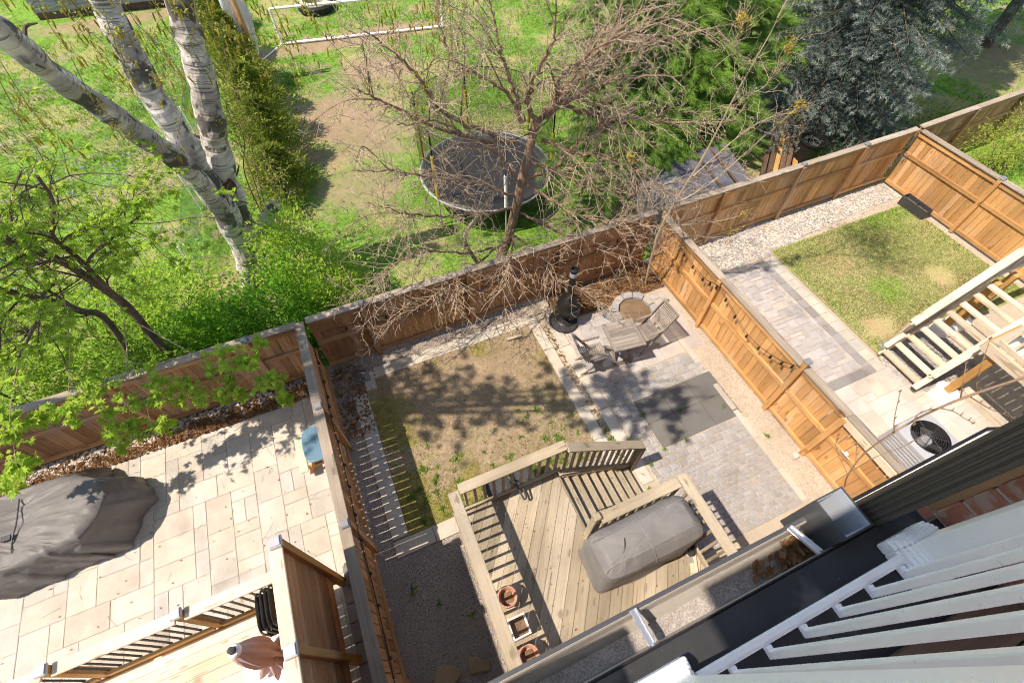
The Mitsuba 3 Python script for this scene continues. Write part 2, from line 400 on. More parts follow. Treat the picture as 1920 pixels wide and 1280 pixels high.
ground('rear_lawn', grid(-60, 90, -40, 110, -.02, 1.5), 'm_rear', label='broad rear lawn with bare brown dirt patches beyond the wooden fence')
ground('patio_base', flat(-9.5, -1.4, -2, 5.6, -.012), 'm_sand')
ground('border_soil', flat(-9.5, -1.4, 5.6, 6.3, .0), 'm_dirt')
ground('gravel_yard', flat(-1.4, 2.9, -2, 6.2, -.006), 'm_gravel')
ground('garden_bed', grid(-.73, 2.82, 2.38, 5.52, .012, .06, .018, 3.0), 'm_soil', label='bare brown garden bed with yellow moss and weeds inside concrete edging')
ground('side_yard', flat(2.9, 6.25, -2, 6.2, -.008), 'm_sand')
ground('gravel_strip', flat(5.62, 6.14, .1, 4.6, .004), 'm_palegravel')
ground('mulch_bed', flat(3.45, 6.1, 5.3, 6.15, .004), 'm_dirt')
ground('walkway_base', flat(6.25, 13.9, -3, 6.2, -.010), 'm_sand')
ground('lawn', grid(9.05, 13.45, 1.9, 5.25, .012, .08, .012, 1.5), 'm_rlawn', label='straw-coloured small lawn with a bright green patch in the right yard')
ground('pebble_bed', flat(6.3, 13.65, 5.12, 6.15, .002), 'm_palegravel')

# ---------------------------------------------------------------- paving, piece by piece
def paving(name, label):
    labels[name] = {'label': label, 'kind': 'structure'}
    return name

def slab(parent, name, x0, x1, y0, y1, z, pal, gap=.008, jit=.003, bev=.008, tone=None, hgt=.05):
    j = lambda: random.uniform(-jit, jit)
    g = gap / 2
    P = [(x0 + g + j(), y0 + g + j()), (x1 - g + j(), y0 + g + j()), (x1 - g + j(), y1 - g + j()), (x0 + g + j(), y1 - g + j())]
    put(M().tile(P, z - hgt, z + random.uniform(-.002, .002), code(pal, tone), bev, .002), 'm_stone', name, parent)

def ashlar(x0, x1, y0, y1, u, sizes, seed):
    r = random.Random(seed)
    nx, ny = int(round((x1 - x0) / u)), int(round((y1 - y0) / u))
    occ = [[0] * ny for _ in range(nx)]; out = []
    for j in range(ny):
        for i in range(nx):
            if occ[i][j]: continue
            ss = list(sizes); r.shuffle(ss)
            for a, b in ss + [(2, 1), (1, 2), (1, 1)]:
                if i + a <= nx and j + b <= ny and all(not occ[p][q] for p in range(i, i + a) for q in range(j, j + b)):
                    for p in range(i, i + a):
                        for q in range(j, j + b): occ[p][q] = 1
                    out.append((x0 + i * u, x0 + (i + a) * u, y0 + j * u, y0 + (j + b) * u)); break
    return out

pv = paving('stone_patio', 'cream stone patio of mixed rectangular pavers in the left yard')
for k, (a, b, c_, d) in enumerate(ashlar(-7.72, -1.42, .1, 5.6, .2, [(2, 2), (3, 2), (2, 3), (2, 2), (1, 2), (2, 1), (2, 3), (3, 2)], 5)):
    slab(pv, 'paver', a, b, c_, d, .0, 0, .007, .002, .006)
for x in np.arange(-7.4, -1.5, .42):
    pass

cb = paving('concrete_edging', 'pale concrete edging slabs framing the garden bed')
def edging(x0, x1, y0, y1, n, along, tone=None, z=.03):
    for i in range(n):
        a, b = i / n, (i + 1) / n
        if along == 'x': slab(cb, 'slab', x0 + (x1 - x0) * a, x0 + (x1 - x0) * b, y0, y1, z, 2, .008, .005, .01)
        else: slab(cb, 'slab', x0, x1, y0 + (y1 - y0) * a, y0 + (y1 - y0) * b, z, 2, .008, .005, .01)
edging(-.50, 3.04, 5.51, 5.76, 4, 'x'); edging(-1.0, -.735, 2.43, 5.25, 4, 'y'); edging(-1.0, .3, 2.14, 2.40, 2, 'x')
edging(2.81, 3.04, 1.95, 5.5, 5, 'y'); edging(3.17, 3.40, 1.6, 5.5, 5, 'y')
edging(-.73, -.52, 5.3, 5.74, 1, 'x')

pp = paving('paver_patio', 'grey paved patio of cobbles, small pavers and charcoal tiles beside the table')
for i in range(3):
    for j in range(2):
        slab(pp, 'tile', 3.885 + i * .585, 3.885 + (i + 1) * .585, 2.04 + j * .515, 2.04 + (j + 1) * .515, .012, 3, .006, .002, .006)
n_cob = 0
def cobbles(x0, x1, y0, y1, s, t, along='x'):
    """Rows of cobbles along x (or y), of length s and row width t, joints staggered."""
    global n_cob
    a0, a1, b0, b1 = (x0, x1, y0, y1) if along == 'x' else (y0, y1, x0, x1)
    rows = int(round((b1 - b0) / t)); w = (b1 - b0) / rows
    for r in range(rows):
        p = a0 - random.uniform(0, s * .6)
        while p < a1 - .03:
            L = s * random.uniform(.75, 1.3); q0, q1 = max(p, a0), min(p + L, a1); p += L
            if q1 - q0 < .04: continue
            u = (q0, q1, b0 + r * w, b0 + (r + 1) * w)
            if along != 'x': u = (u[2], u[3], u[0], u[1])
            slab(pp, 'cobble', *u, .010, 1, .014, .006, .016); n_cob += 1
cobbles(3.46, 3.875, 1.98, 3.6, .12, .135, 'y'); cobbles(3.46, 5.62, 1.62, 2.03, .13, .135); cobbles(3.885, 5.62, 3.08, 3.6, .14, .13)
n_sm = 0; small = M()
for r in range(17):
    y0 = .28 + r * .079; p = 3.46 - (r % 2) * .068
    while p < 5.46:
        q0, q1 = max(p, 3.46), min(p + .136, 5.5); p += .136
        if q1 - q0 > .04:
            slab(pp, 'paver', q0, q1, y0, y0 + .079, .008, 1, .013, .003, .012); n_sm += 1
for a, b, c_, d in ashlar(3.42, 5.98, 3.62, 5.30, .16, [(3, 2), (2, 3), (3, 3), (2, 2)], 3):
    slab(pp, 'slab', a, b, c_, d, .008, 4 if random.random() < .6 else 1, .010, .004, .012)
for y in np.arange(.3, 5.2, .62):
    slab(pp, 'edging', 5.50, 5.62, y, y + .62, .012, 2, .008, .004, .01)

wk = paving('paver_walkway', 'pale grey paver walkway with a darker border in the right yard')
for a, b, c_, d in ashlar(7.42, 8.52, 1.92, 4.92, .1, [(2, 2), (3, 2), (2, 1), (3, 1), (2, 2)], 9):
    slab(wk, 'paver', a, b, c_, d, .004, 4, .006, .002, .006)
for y in np.arange(1.72, 5.1, .26):
    slab(wk, 'border', 8.53, 8.72, y, y + .26, .005, 8, .006, .002, .006)
    slab(wk, 'edging', 8.73, 8.97, y, y + .26, .006, 2, .006, .003, .008)
for x in np.arange(7.42, 8.5, .26):
    slab(wk, 'border', x, x + .26, 4.93, 5.12, .005, 8, .006, .002, .006)
    slab(wk, 'border', x, x + .26, 1.72, 1.91, .005, 8, .006, .002, .006)
for a, b, c_, d in ashlar(6.62, 9.72, -.98, 1.72, .15, [(2, 2), (3, 2), (2, 3), (2, 1)], 21):
    slab(wk, 'paver', a, b, c_, d, .003, 7, .006, .002, .006)
ground('concrete_pad', M().box(9.9, 13.8, -2.4, .95, -.05, .03), 'm_stone')
for k_ in ('concrete_pad',):
    v_, f_, uv_ = M().box(9.9, 13.8, -2.4, .95, -.05, .03, code(2, 9)).arrays(); uv_[:, 1] = code(2, 9)
    scene[k_] = mikit.ply((v_, f_), 'm_stone', uv=uv_)

# ---------------------------------------------------------------- fences
def fence(name, label, A, B, posts, ztop, face, rails, bw=.14, gap=.007, pal=0, z0=.06, capw=.15, group=None, capped=(), postz=None, toprail=True, seed=1):
    """Vertical boards on the line A-B; face = +1/-1: on which side (left of A->B is +1) rails and posts stand."""
    global random
    t = thing(name, label, 'fence', group)
    A, B = np.array(A, float), np.array(B, float); L = np.linalg.norm(B - A); d = (B - A) / L; nn = np.array([-d[1], d[0]]) * face
    P = lambda s_, o, z: (*(A + d * s_ + nn * o), z)
    n = int(L / bw); w = L / n
    for i in range(n):
        s0 = (i + .5) * w; o = random.uniform(-.002, .002)
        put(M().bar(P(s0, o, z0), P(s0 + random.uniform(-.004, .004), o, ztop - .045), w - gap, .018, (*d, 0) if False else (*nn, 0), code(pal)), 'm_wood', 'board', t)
    cuts = [0.0] + sorted(posts) + [L]
    for a, b in zip(cuts[:-1], cuts[1:]):
        ga, gb = (.05 if a > 0 else 0), (.05 if b < L else 0)
        for k, z in enumerate(rails):
            put(M().bar(P(a + ga, .0305, z), P(b - gb, .0305, z + random.uniform(-.004, .004)), .09 if False else .038, .088, (0, 0, 1), code(pal)), 'm_wood', 'rail', t)
        put(M().bar(P(a + .002, .012, ztop - .02), P(b - .002, .012, ztop - .02 + random.uniform(-.004, .004)), capw, .038, (0, 0, 1), code(1), .006), 'm_wood', 'cap', t)
    for k, s_ in enumerate(sorted(posts)):
        tall = postz[k] if postz else ztop - .041
        off = .055
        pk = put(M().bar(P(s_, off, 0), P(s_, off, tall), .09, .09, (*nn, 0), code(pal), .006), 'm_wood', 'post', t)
        if k in capped:
            q = P(s_, .03 if not postz else off, 0)
            zc = max(tall, ztop + .001)
            m = M().box(q[0] - .058, q[0] + .058, q[1] - .058, q[1] + .058, zc, zc + .035, 0, .008)
            m.box(q[0] - .045, q[0] + .045, q[1] - .045, q[1] + .045, zc + .035, zc + .05)
            put(m, 'm_capgrey', 'light_cap', pk)
    return t

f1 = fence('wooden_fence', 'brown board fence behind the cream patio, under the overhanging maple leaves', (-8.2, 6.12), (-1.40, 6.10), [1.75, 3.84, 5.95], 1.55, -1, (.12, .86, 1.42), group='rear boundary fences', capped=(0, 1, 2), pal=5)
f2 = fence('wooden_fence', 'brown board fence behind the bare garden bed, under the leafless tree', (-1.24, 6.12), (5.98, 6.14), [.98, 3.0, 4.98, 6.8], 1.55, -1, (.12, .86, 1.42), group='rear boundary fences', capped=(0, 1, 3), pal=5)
f3 = fence('wooden_fence', 'tan board fence behind the white pebbles of the right yard', (6.18, 6.15), (13.60, 6.22), [1.56, 3.76, 5.70], 1.55, -1, (.12, .92, 1.42), group='rear boundary fences', capped=(1, 2))
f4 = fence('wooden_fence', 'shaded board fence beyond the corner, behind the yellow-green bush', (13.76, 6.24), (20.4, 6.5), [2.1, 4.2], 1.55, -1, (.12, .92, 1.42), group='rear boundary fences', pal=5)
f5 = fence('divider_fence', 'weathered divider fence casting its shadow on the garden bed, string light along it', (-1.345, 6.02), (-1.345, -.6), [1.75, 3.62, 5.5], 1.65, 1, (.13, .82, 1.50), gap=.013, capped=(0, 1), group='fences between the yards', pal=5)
f6 = fence('divider_fence', 'sunlit orange divider fence beside the grey paver patio', (6.17, -.5), (6.13, 6.02), [1.48, 2.46, 4.58], 1.48, 1, (.10, .78, 1.37), group='fences between the yards', capped=(1,), postz=[1.40, 1.62, 1.43])
f7 = fence('divider_fence', 'sunlit orange divider fence with the grey planter box at its foot', (13.70, .3), (13.68, 6.12), [1.75, 3.72], 1.53, 1, (.10, .90, 1.42), group='fences between the yards', capped=(1,))
put(M().bar((6.09, 1.0, 1.36), (6.08, .02, 1.36), .03, .15, (0, 0, 1), code(3, 14)), 'm_wood', 'board', f6, label='pale wide board across the gate top')
put(M().box(5.86, 5.96, .93, 1.03, .02, .13, code(7, 9), .01), 'm_stone', 'block', f6)
latch = M().box(6.085, 6.10, .55, .62, .84, .93, 0, .006); latch.box(6.06, 6.085, .5, .66, .87, .895, 0, .006)
put(latch, 'm_galv', 'gate_latch', f6)
put(M().bar((-1.66, 3.95, .06), (-1.56, 2.2, .06), .15, .10, (0, 0, 1), code(3, 15), .008), 'm_wood', 'kerb_plank', label='bleached plank lying beside the divider fence on the cream patio', cat='plank')

# string lights
def string_light(label, pts, nb, side):
    t = thing('string_light', label, 'string light', 'strings of bulbs on the fences')
    c_ = curve(pts, 60)
    put(M().tube(c_, .006, 4), 'm_black', 'cable', t)
    for k in np.linspace(3, len(c_) - 4, nb).astype(int):
        p = c_[k]
        m = M().lathe([(.0, .0), (.014, -.005), (.014, -.035), (.022, -.055), (.024, -.08), (.012, -.10), (0, -.102)], p, 8)
        put(m, 'm_black', 'bulb', t)
string_light('black string of bulbs sagging along the sunlit orange fence', [(6.02, 5.3, 1.30), (6.0, 4.4, 1.24), (6.02, 3.96, 1.36), (5.98, 3.0, 1.14), (6.0, 2.35, 1.26), (6.03, 1.97, 1.50)], 12, -1)
string_light('black string of bulbs under the cap of the shaded divider fence', [(-1.23, 5.6, 1.40), (-1.22, 4.7, 1.32), (-1.22, 4.2, 1.43), (-1.22, 3.3, 1.32), (-1.22, 2.4, 1.43), (-1.22, 1.5, 1.32), (-1.22, .4, 1.43)], 13, 1)
string_light('black string of bulbs along the shaded brown fence behind the bed', [(-1.1, 6.03, 1.2), (.6, 6.04, 1.10), (1.7, 6.0, 1.28), (2.7, 6.04, 1.10), (3.7, 6.0, 1.28), (5.6, 6.05, 1.12)], 11, 1)

# ---------------------------------------------------------------- the wooden deck with its stair
ZD = 1.2
from shapely.geometry import Polygon, LineString, box as sbox
from shapely import affinity
dk = thing('wooden_deck', 'weathered wooden deck with diagonal boards, balustrade and stair down to the pavers', 'deck')
outline = Polygon([(.06, -.6), (2.93, -.6), (2.93, 1.09), (1.63, 1.09), (1.63, 2.07), (.06, 2.07)])
bw_ = .142; ang = math.radians(54)
dx, dy = math.cos(ang), math.sin(ang)
for k in range(-24, 30):
    off = k * bw_
    c0 = np.array([1.4, .7]) + off * np.array([-dy, dx])
    a_, b_ = c0 - 4 * np.array([dx, dy]), c0 + 4 * np.array([dx, dy])
    strip = LineString([a_, b_]).buffer((bw_ - .006) / 2, cap_style=2).intersection(outline)
    for g in getattr(strip, 'geoms', [strip]):
        if g.is_empty or g.geom_type != 'Polygon' or g.area < .004: continue
        P = np.array(g.exterior.coords)[:-1]
        if g.exterior.is_ccw is False: P = P[::-1]
        m = M(); n_ = len(P); c_code = code(2)
        v = np.vstack([np.c_[P, np.full(n_, ZD - .035)], np.c_[P, np.full(n_, ZD)]])
        f = [(i, (i + 1) % n_, n_ + (i + 1) % n_) for i in range(n_)] + [(i, n_ + (i + 1) % n_, n_ + i) for i in range(n_)] + [(n_, n_ + i, n_ + i + 1) for i in range(1, n_ - 1)]
        q = np.vstack([P, P]); al = q @ np.array([dx, dy]); ac = q @ np.array([-dy, dx]) - (c0 @ np.array([-dy, dx]))
        m.add(v, f, np.c_[al + k * 3.1 + 90, c_code + ac])
        put(m, 'm_wood', 'deck_board', dk)
W = lambda m, name, par=dk, **k: put(m, 'm_wood', name, par, **k)
for (a, b) in [((.045, -.6), (.045, 2.10)), ((1.645, 1.12), (1.645, 2.10)), ((2.945, -.6), (2.945, 1.12))]:
    W(M().bar((*a, ZD - .10), (*b, ZD - .10), .034, .19, (0, 0, 1), code(2)), 'joist')
for (a, b) in [((.06, 2.085), (1.63, 2.085)), ((1.66, 1.105), (2.93, 1.105))]:
    W(M().bar((*a, ZD - .10), (*b, ZD - .10), .034, .19, (0, 0, 1), code(2)), 'joist')
for x, y in [(.10, 2.0), (.10, .9), (1.58, 2.0), (2.88, 1.05), (2.88, .1), (1.6, .9)]:
    W(M().bar((x, y, 0), (x, y, ZD - .04), .09, .09, (1, 0, 0), code(2)), 'deck_leg')

def balustrade(A, B, z0, z1, par, pal, nspace=.128, bal=.036, top=(.14, .036), low=True, sub=True, balmat='m_wood', cap=True, over=.0, boff=0.0):
    """Top rail, under rail, foot rail and balusters from A to B (3-d line of the deck edge: z0 added)."""
    A, B = np.array(A, float), np.array(B, float); d = B - A; L = np.linalg.norm(d[:2]); u = d / L; h = u.copy(); h[2] = 0; h /= np.linalg.norm(h)
    nrm = np.array([-h[1], h[0], 0])
    Z = lambda p, z: (p[0], p[1], p[2] + z)
    put(M().bar(Z(A - u * over, z1 - top[1] / 2), Z(B + u * over, z1 - top[1] / 2), top[0], top[1], (0, 0, 1), code(pal, 11), .005), 'm_wood', 'top_rail', par)
    put(M().bar(Z(A, z1 - top[1] - .045), Z(B, z1 - top[1] - .045), .036, .088, (0, 0, 1), code(pal, 7)), 'm_wood', 'under_rail', par)
    if low:
        put(M().bar(Z(A, z0 + .05), Z(B, z0 + .05), .036, .088, (0, 0, 1), code(pal, 6)), 'm_wood', 'foot_rail', par)
    n = int(L / nspace)
    for k in range(n):
        s_ = (k + .5 + boff) * L / n
        if s_ >= L: continue
        p = A + u * s_ + nrm * .036
        if balmat == 'm_wood':
            put(M().bar(Z(p, z0 + .02), Z(p, z1 - top[1] - .01), bal, bal, (*h[:2], 0), code(pal)), 'm_wood', 'baluster', par)
        else:
            put(M().bar(Z(A + u * s_, z0 + .05), Z(A + u * s_, z1 - top[1] - .08), bal, bal, (*h[:2], 0)), balmat, 'baluster', par)

RH = .95
balustrade((.11, 2.07, ZD), (.11, -.6, ZD), 0, RH, dk, 2)
balustrade((.185, 2.07, ZD), (1.70, 2.07, ZD), 0, RH + .004, dk, 2)
balustrade((1.70, 2.03, ZD), (3.16, 1.975, .06), 0.02, RH, dk, 2, nspace=.118)
balustrade((1.66, 1.05, ZD), (2.80, 1.05, ZD), 0, RH, dk, 2)
balustrade((2.885, 1.12, ZD), (2.885, -.3, ZD), 0, RH + .003, dk, 2)
W(M().bar((1.615, 1.075, .9), (1.615, 1.075, ZD + RH + .07), .09, .09, (1, 0, 0), code(2, 12), .012), 'newel_post')
W(M().bar((3.14, 1.95, .0), (3.14, 1.95, .93), .085, .085, (1, 0, 0), code(2, 5)), 'newel_post')
for i in range(8):
    z = ZD - (i + 1) * ZD / 9; x = 1.655 + i * .178
    W(M().bar((x + .075, 1.14, z), (x + .075, 1.97, z), .135, .036, (0, 0, 1), code(2, 6 + i % 6)), 'tread')
for y in (1.135, 1.985):
    W(M().bar((1.66, y, ZD - .12), (3.15, y, .03), .036, .20, (0, 0, 1), code(2, 5)), 'stringer')
# iron hand rail on the stair's near side
m = M().tube(curve([(1.70, 1.17, 2.02), (2.0, 1.17, 1.86), (2.45, 1.17, 1.52), (2.62, 1.17, 1.34)], 16), .008, 6)
m.tube([(1.70, 1.17, 2.02), (1.67, 1.12, 2.0)], .008, 5)
put(m, 'm_darkgrey', 'hand_rail', dk)

# ---------------------------------------------------------------- covered barbecue
def super_ring(cx, cy, hx, hy, z, e=4.0, n=56):
    a = np.arange(n) * 2 * np.pi / n
    c_, s_ = np.cos(a), np.sin(a)
    return np.c_[cx + hx * np.sign(c_) * np.abs(c_) ** (2 / e), cy + hy * np.sign(s_) * np.abs(s_) ** (2 / e), np.full(n, z)]

def loft(rings, close_top=True):
    n = len(rings[0]); v = np.vstack(rings); f = []
    for r in range(len(rings) - 1):
        for k in range(n):
            k2 = (k + 1) % n
            f.append((r * n + k, r * n + k2, (r + 1) * n + k2, (r + 1) * n + k))
    f = np.array(f); tri = np.vstack([f[:, [0, 1, 2]], f[:, [0, 2, 3]]])
    if close_top:
        v = np.vstack([v, rings[-1].mean(0)]); b = (len(rings) - 1) * n; c_ = len(v) - 1
        tri = np.vstack([tri, [(b + k, b + (k + 1) % n, c_) for k in range(n)]])
    return v, tri

import trimesh
def creased(vf, amp, fr, seed, rounds=1, squeeze=(1, 1, 1)):
    """Cloth creases: the mesh refined and pushed along its normals by ridged noise."""
    q = trimesh.Trimesh(*vf, process=True)
    for _ in range(rounds): q = q.subdivide()
    v = np.array(q.vertices); n = np.array(q.vertex_normals)
    a = meshkit.fbm(v * fr * np.asarray(squeeze), 3, seed); b = meshkit.fbm(v * fr * 2.3 + 7, 2, seed + 5); g = meshkit.noise(v * fr * .6, seed + 9)
    h = (1 - np.abs(2 * a - 1)) ** 3 * g + .5 * (1 - np.abs(2 * b - 1)) ** 4 * g - .25
    return v + n * (h * amp)[:, None], np.array(q.faces)

bq = thing('barbecue_cover', 'grey fabric cover over a long barbecue on the wooden deck', 'barbecue')
rings = []
for z, hx, hy, oy in [(1.30, .72, .31, 0), (1.42, .715, .305, 0), (1.56, .71, .305, 0), (1.70, .705, .30, 0), (1.85, .70, .30, 0), (1.97, .695, .295, 0), (2.04, .68, .28, 0), (2.05, .675, .275, 0), (2.12, .62, .215, .01), (2.15, .585, .175, .015), (2.155, .57, .165, .015), (2.165, .40, .10, .015), (2.168, .2, .04, .015)]:
    R = super_ring(2.10, .665 + oy, hx, hy, z, 7.0 if z < 2.1 else 6.0, 120)
    d = R - [2.10, .665, z]; dn = d / np.linalg.norm(d, axis=1, keepdims=True)
    w_ = (meshkit.fbm(np.c_[R[:, :2] * 5, R[:, 2] * .9 * np.ones(len(R))], 3) - .5)
    R += dn * (w_ * .085 * np.clip((2.12 - z) * 1.7, 0.12, 1))[:, None]
    R[:, 2] += (meshkit.fbm(R * 4 + 3, 2) - .5) * .03
    if z < 1.4: R[:, 2] += (meshkit.noise(R * 7) - .5) * .10
    rings.append(R)
put(creased(loft(rings), .030, 4.5, 3, 1, (1, 1, .5)), 'm_cover', 'cover', bq, smooth=40)
def seam(pts, r=.0055):
    m = M(); c_ = curve(pts, 24); m.tube(c_, r, 5); return m
for P in ([(2.07, .965, 1.9), (2.07, .945, 2.05), (2.06, .85, 2.158), (2.05, .68, 2.172), (2.05, .50, 2.158), (2.06, .39, 2.05), (2.06, .362, 1.9)],
          [(1.40, .48, 1.9), (1.43, .48, 2.05), (1.53, .52, 2.158), (2.1, .515, 2.166), (2.67, .52, 2.158), (2.78, .48, 2.05)],
          [(1.43, .86, 2.04), (1.53, .845, 2.158), (2.1, .85, 2.162), (2.67, .845, 2.158), (2.78, .86, 2.04)]):
    put(seam(P), 'm_capgrey', 'seam', bq)
put(M().tube(curve([(1.70, .60, 2.165), (1.74, .64, 2.185), (1.78, .70, 2.185), (1.80, .74, 2.165)], 10), .008, 5), 'm_darkgrey', 'vent_flap', bq)
for k in range(4):
    a = 1.52 + (k % 2) * 1.12; b = .48 + (k // 2) * .36
    m = M().tube([(a, b - .015, ZD + .045), (a, b + .015, ZD + .045)], .045, 12)
    put(m, 'm_black', 'castor', bq)
put(M().box(1.47, 2.74, .44, .90, ZD + .10, ZD + .55), 'm_darkgrey', 'cabinet', bq)

# dried clutter between cover and rail
m = M().bar((2.72, .22, ZD + .03), (2.86, .62, ZD + .06), .09, .04, (0, 0, 1), code(4, 9)); m.bar((2.70, .1, ZD + .03), (2.80, .30, ZD + .03), .09, .04, (0, 0, 1), code(3, 8))
put(m, 'm_wood', 'timber_offcut', label='short timber offcuts lying behind the covered barbecue', cat='timber')
bag = loft([super_ring(2.80, .46, .07, .17, ZD + .0, 3, 40), super_ring(2.80, .46, .08, .18, ZD + .08, 3, 40) + (np.random.rand(40, 3) - .5) * .03, super_ring(2.79, .46, .05, .12, ZD + .16, 3, 40) + (np.random.rand(40, 3) - .5) * .04])
put(bag, 'm_darkgrey', 'plastic_bag', label='crumpled dark plastic bag beside the covered barbecue', cat='bag')

# ---------------------------------------------------------------- pots on the deck
def pot(label, x, y, z, r, h, group='terracotta pots on the deck'):
    t = thing('plant_pot', label, 'plant pot', group)
    prof = [(r * .62, 0), (r * .66, .01), (r * .86, h * .72), (r * .88, h * .73), (r * 1.0, h * .76), (r * 1.02, h * .97), (r * .98, h), (r * .86, h), (r * .80, h * .86), (r * .70, h * .5), (0, h * .5)]
    put(M().lathe(prof, (x, y, z), 32).arrays(), 'm_terra', 'bowl', t, smooth=40)
    put(grid(x - r * .52, x + r * .52, y - r * .52, y + r * .52, z + h * .56, .03, .02, 9, .03), 'm_dirt', 'soil', t)
pot('round terracotta pot farther from the house on the weathered deck', .31, .80, ZD, .125, .26)
pot('round terracotta pot beside the gutter on the weathered deck', .30, .13, ZD, .125, .26)
t = thing('planter', 'chipped white square planter between the two terracotta pots', 'planter')
m = M(); x0, x1, y0, y1, h, w = .20, .43, .33, .57, .25, .02
for a in ((x0, x1, y0, y0 + w), (x0, x1, y1 - w, y1), (x0, x0 + w, y0 + w, y1 - w), (x1 - w, x1, y0 + w, y1 - w)):
    m.box(a[0], a[1], a[2], a[3], ZD, ZD + h, 0, .004)
m.box(x0 + w, x1 - w, y0 + w, y1 - w, ZD + .0, ZD + .02)
put(m, 'm_white', 'shell', t)
put(grid(x0 + w, x1 - w, y0 + w, y1 - w, ZD + h * .62, .02, .03, 12, .02), 'm_dirt', 'soil', t)

# dark tray with a bent handle leaning outside the deck
t = thing('wheelbarrow', 'black double tray wheelbarrow with a bent metal handle behind the deck balustrade', 'wheelbarrow')
def tray(cx, cy, cz, hx, hy, dz):
    R = [super_ring(cx, cy, hx * .7, hy * .6, cz, 4, 32), super_ring(cx, cy, hx, hy, cz + dz, 4, 32)]
    v, f = loft(R, False); n = 32
    f = np.vstack([f, [(0, k + 1, k) for k in range(1, n - 1)]])
    return v, f
put(tray(.80, 2.38, .62, .20, .20, .16), 'm_darkgrey', 'tray', t); put(tray(1.22, 2.40, .62, .19, .22, .16), 'm_darkgrey', 'tray', t)
put(M().tube(curve([(.98, 2.46, .70), (1.0, 2.25, 1.05), (1.0, 2.12, 1.30), (1.0, 1.98, 1.38), (1.01, 1.85, 1.36), (1.05, 1.86, 1.36), (1.06, 2.0, 1.38)], 26), .014, 8), 'm_darkgrey', 'handle', t)
put(M().tube([(1.01, 2.36, .32), (1.01, 2.44, .32)], .20, 18), 'm_tyre', 'wheel', t)
for x in (.75, 1.28): put(M().tube([(x, 2.32, .64), (x, 2.30, .0)], .014, 6), 'm_darkgrey', 'leg', t)

# ---------------------------------------------------------------- ground pieces in the centre yard
def flagstone(label, poly, tone):
    P = np.array(poly)[::-1] if Polygon(poly).exterior.is_ccw is False else np.array(poly)
    put(M().tile(P, .0, .055, code(5, tone), .02, .012), 'm_stone', 'flagstone', label=label, cat='flagstone', group='loose flagstones on the dark gravel')
flagstone('flat tan flagstone with an oblong outline, the lower of two on dark gravel', [(-1.0, .37), (-.72, .26), (-.58, .34), (-.63, .47), (-.88, .56)], 6)
flagstone('flat tan flagstone with a notched edge, nearer the deck on dark gravel', [(-.47, .28), (-.20, .22), (-.17, .34), (-.26, .37), (-.30, .44), (-.45, .50)], 11)
gr = thing('drain_grate', 'grey mesh drain grate on the gravel in the fence corner', 'grate')
m = M()
for k in range(9): m.box(-.90 + k * .036, -.888 + k * .036, 5.52, 5.80, .03, .04)
for k in range(9): m.box(-.90, -.60, 5.52 + k * .034, 5.526 + k * .034, .041, .048)
m.box(-.92, -.58, 5.50, 5.515, .02, .05); m.box(-.92, -.58, 5.805, 5.82, .02, .05); m.box(-.92, -.905, 5.516, 5.804, .02, .05); m.box(-.595, -.58, 5.516, 5.804, .02, .05)
put(m, 'm_capgrey', 'grid', gr)
put(M().bar((2.22, 5.33, .05), (2.52, 5.30, .06), .05, .03, (0, 0, 1), code(3, 12)), 'm_wood', 'stick', label='short pale stick lying on the bare garden bed', cat='stick')

# ---------------------------------------------------------------- garden table, chairs
tb = thing('garden_table', 'square silvered wooden table on the grey paver patio', 'table')
TZ = .66; tc = np.array([4.17, 4.14]); ta = math.radians(-7)
R2 = lambda x, y, z: (*(rot([x, y], ta) + tc), z)
for k in range(8):
    y = -.29 + k * .083
    W(M().bar(R2(-.26, y, TZ), R2(.26, y, TZ), .078, .022, (0, 0, 1), code(4)), 'slat', tb)
for s_ in (-1, 1):
    W(M().bar(R2(s_ * .295, -.335, TZ), R2(s_ * .295, .335, TZ), .06, .026, (0, 0, 1), code(4)), 'rim', tb)
    W(M().bar(R2(s_ * .20, -.30, TZ - .03), R2(s_ * .20, .30, TZ - .03), .03, .05, (0, 0, 1), code(4)), 'bearer', tb)
    W(M().bar(R2(s_ * .20, -.30, TZ - .02), R2(s_ * .20, .26, 0), .03, .055, (1, 0, 0), code(4)), 'leg', tb)
    W(M().bar(R2(s_ * .17, .30, TZ - .02), R2(s_ * .17, -.26, 0), .03, .055, (1, 0, 0), code(4)), 'leg', tb)
W(M().bar(R2(-.2, -.26, .12), R2(.2, -.26, .12), .03, .05, (0, 0, 1), code(4)), 'stretcher', tb)

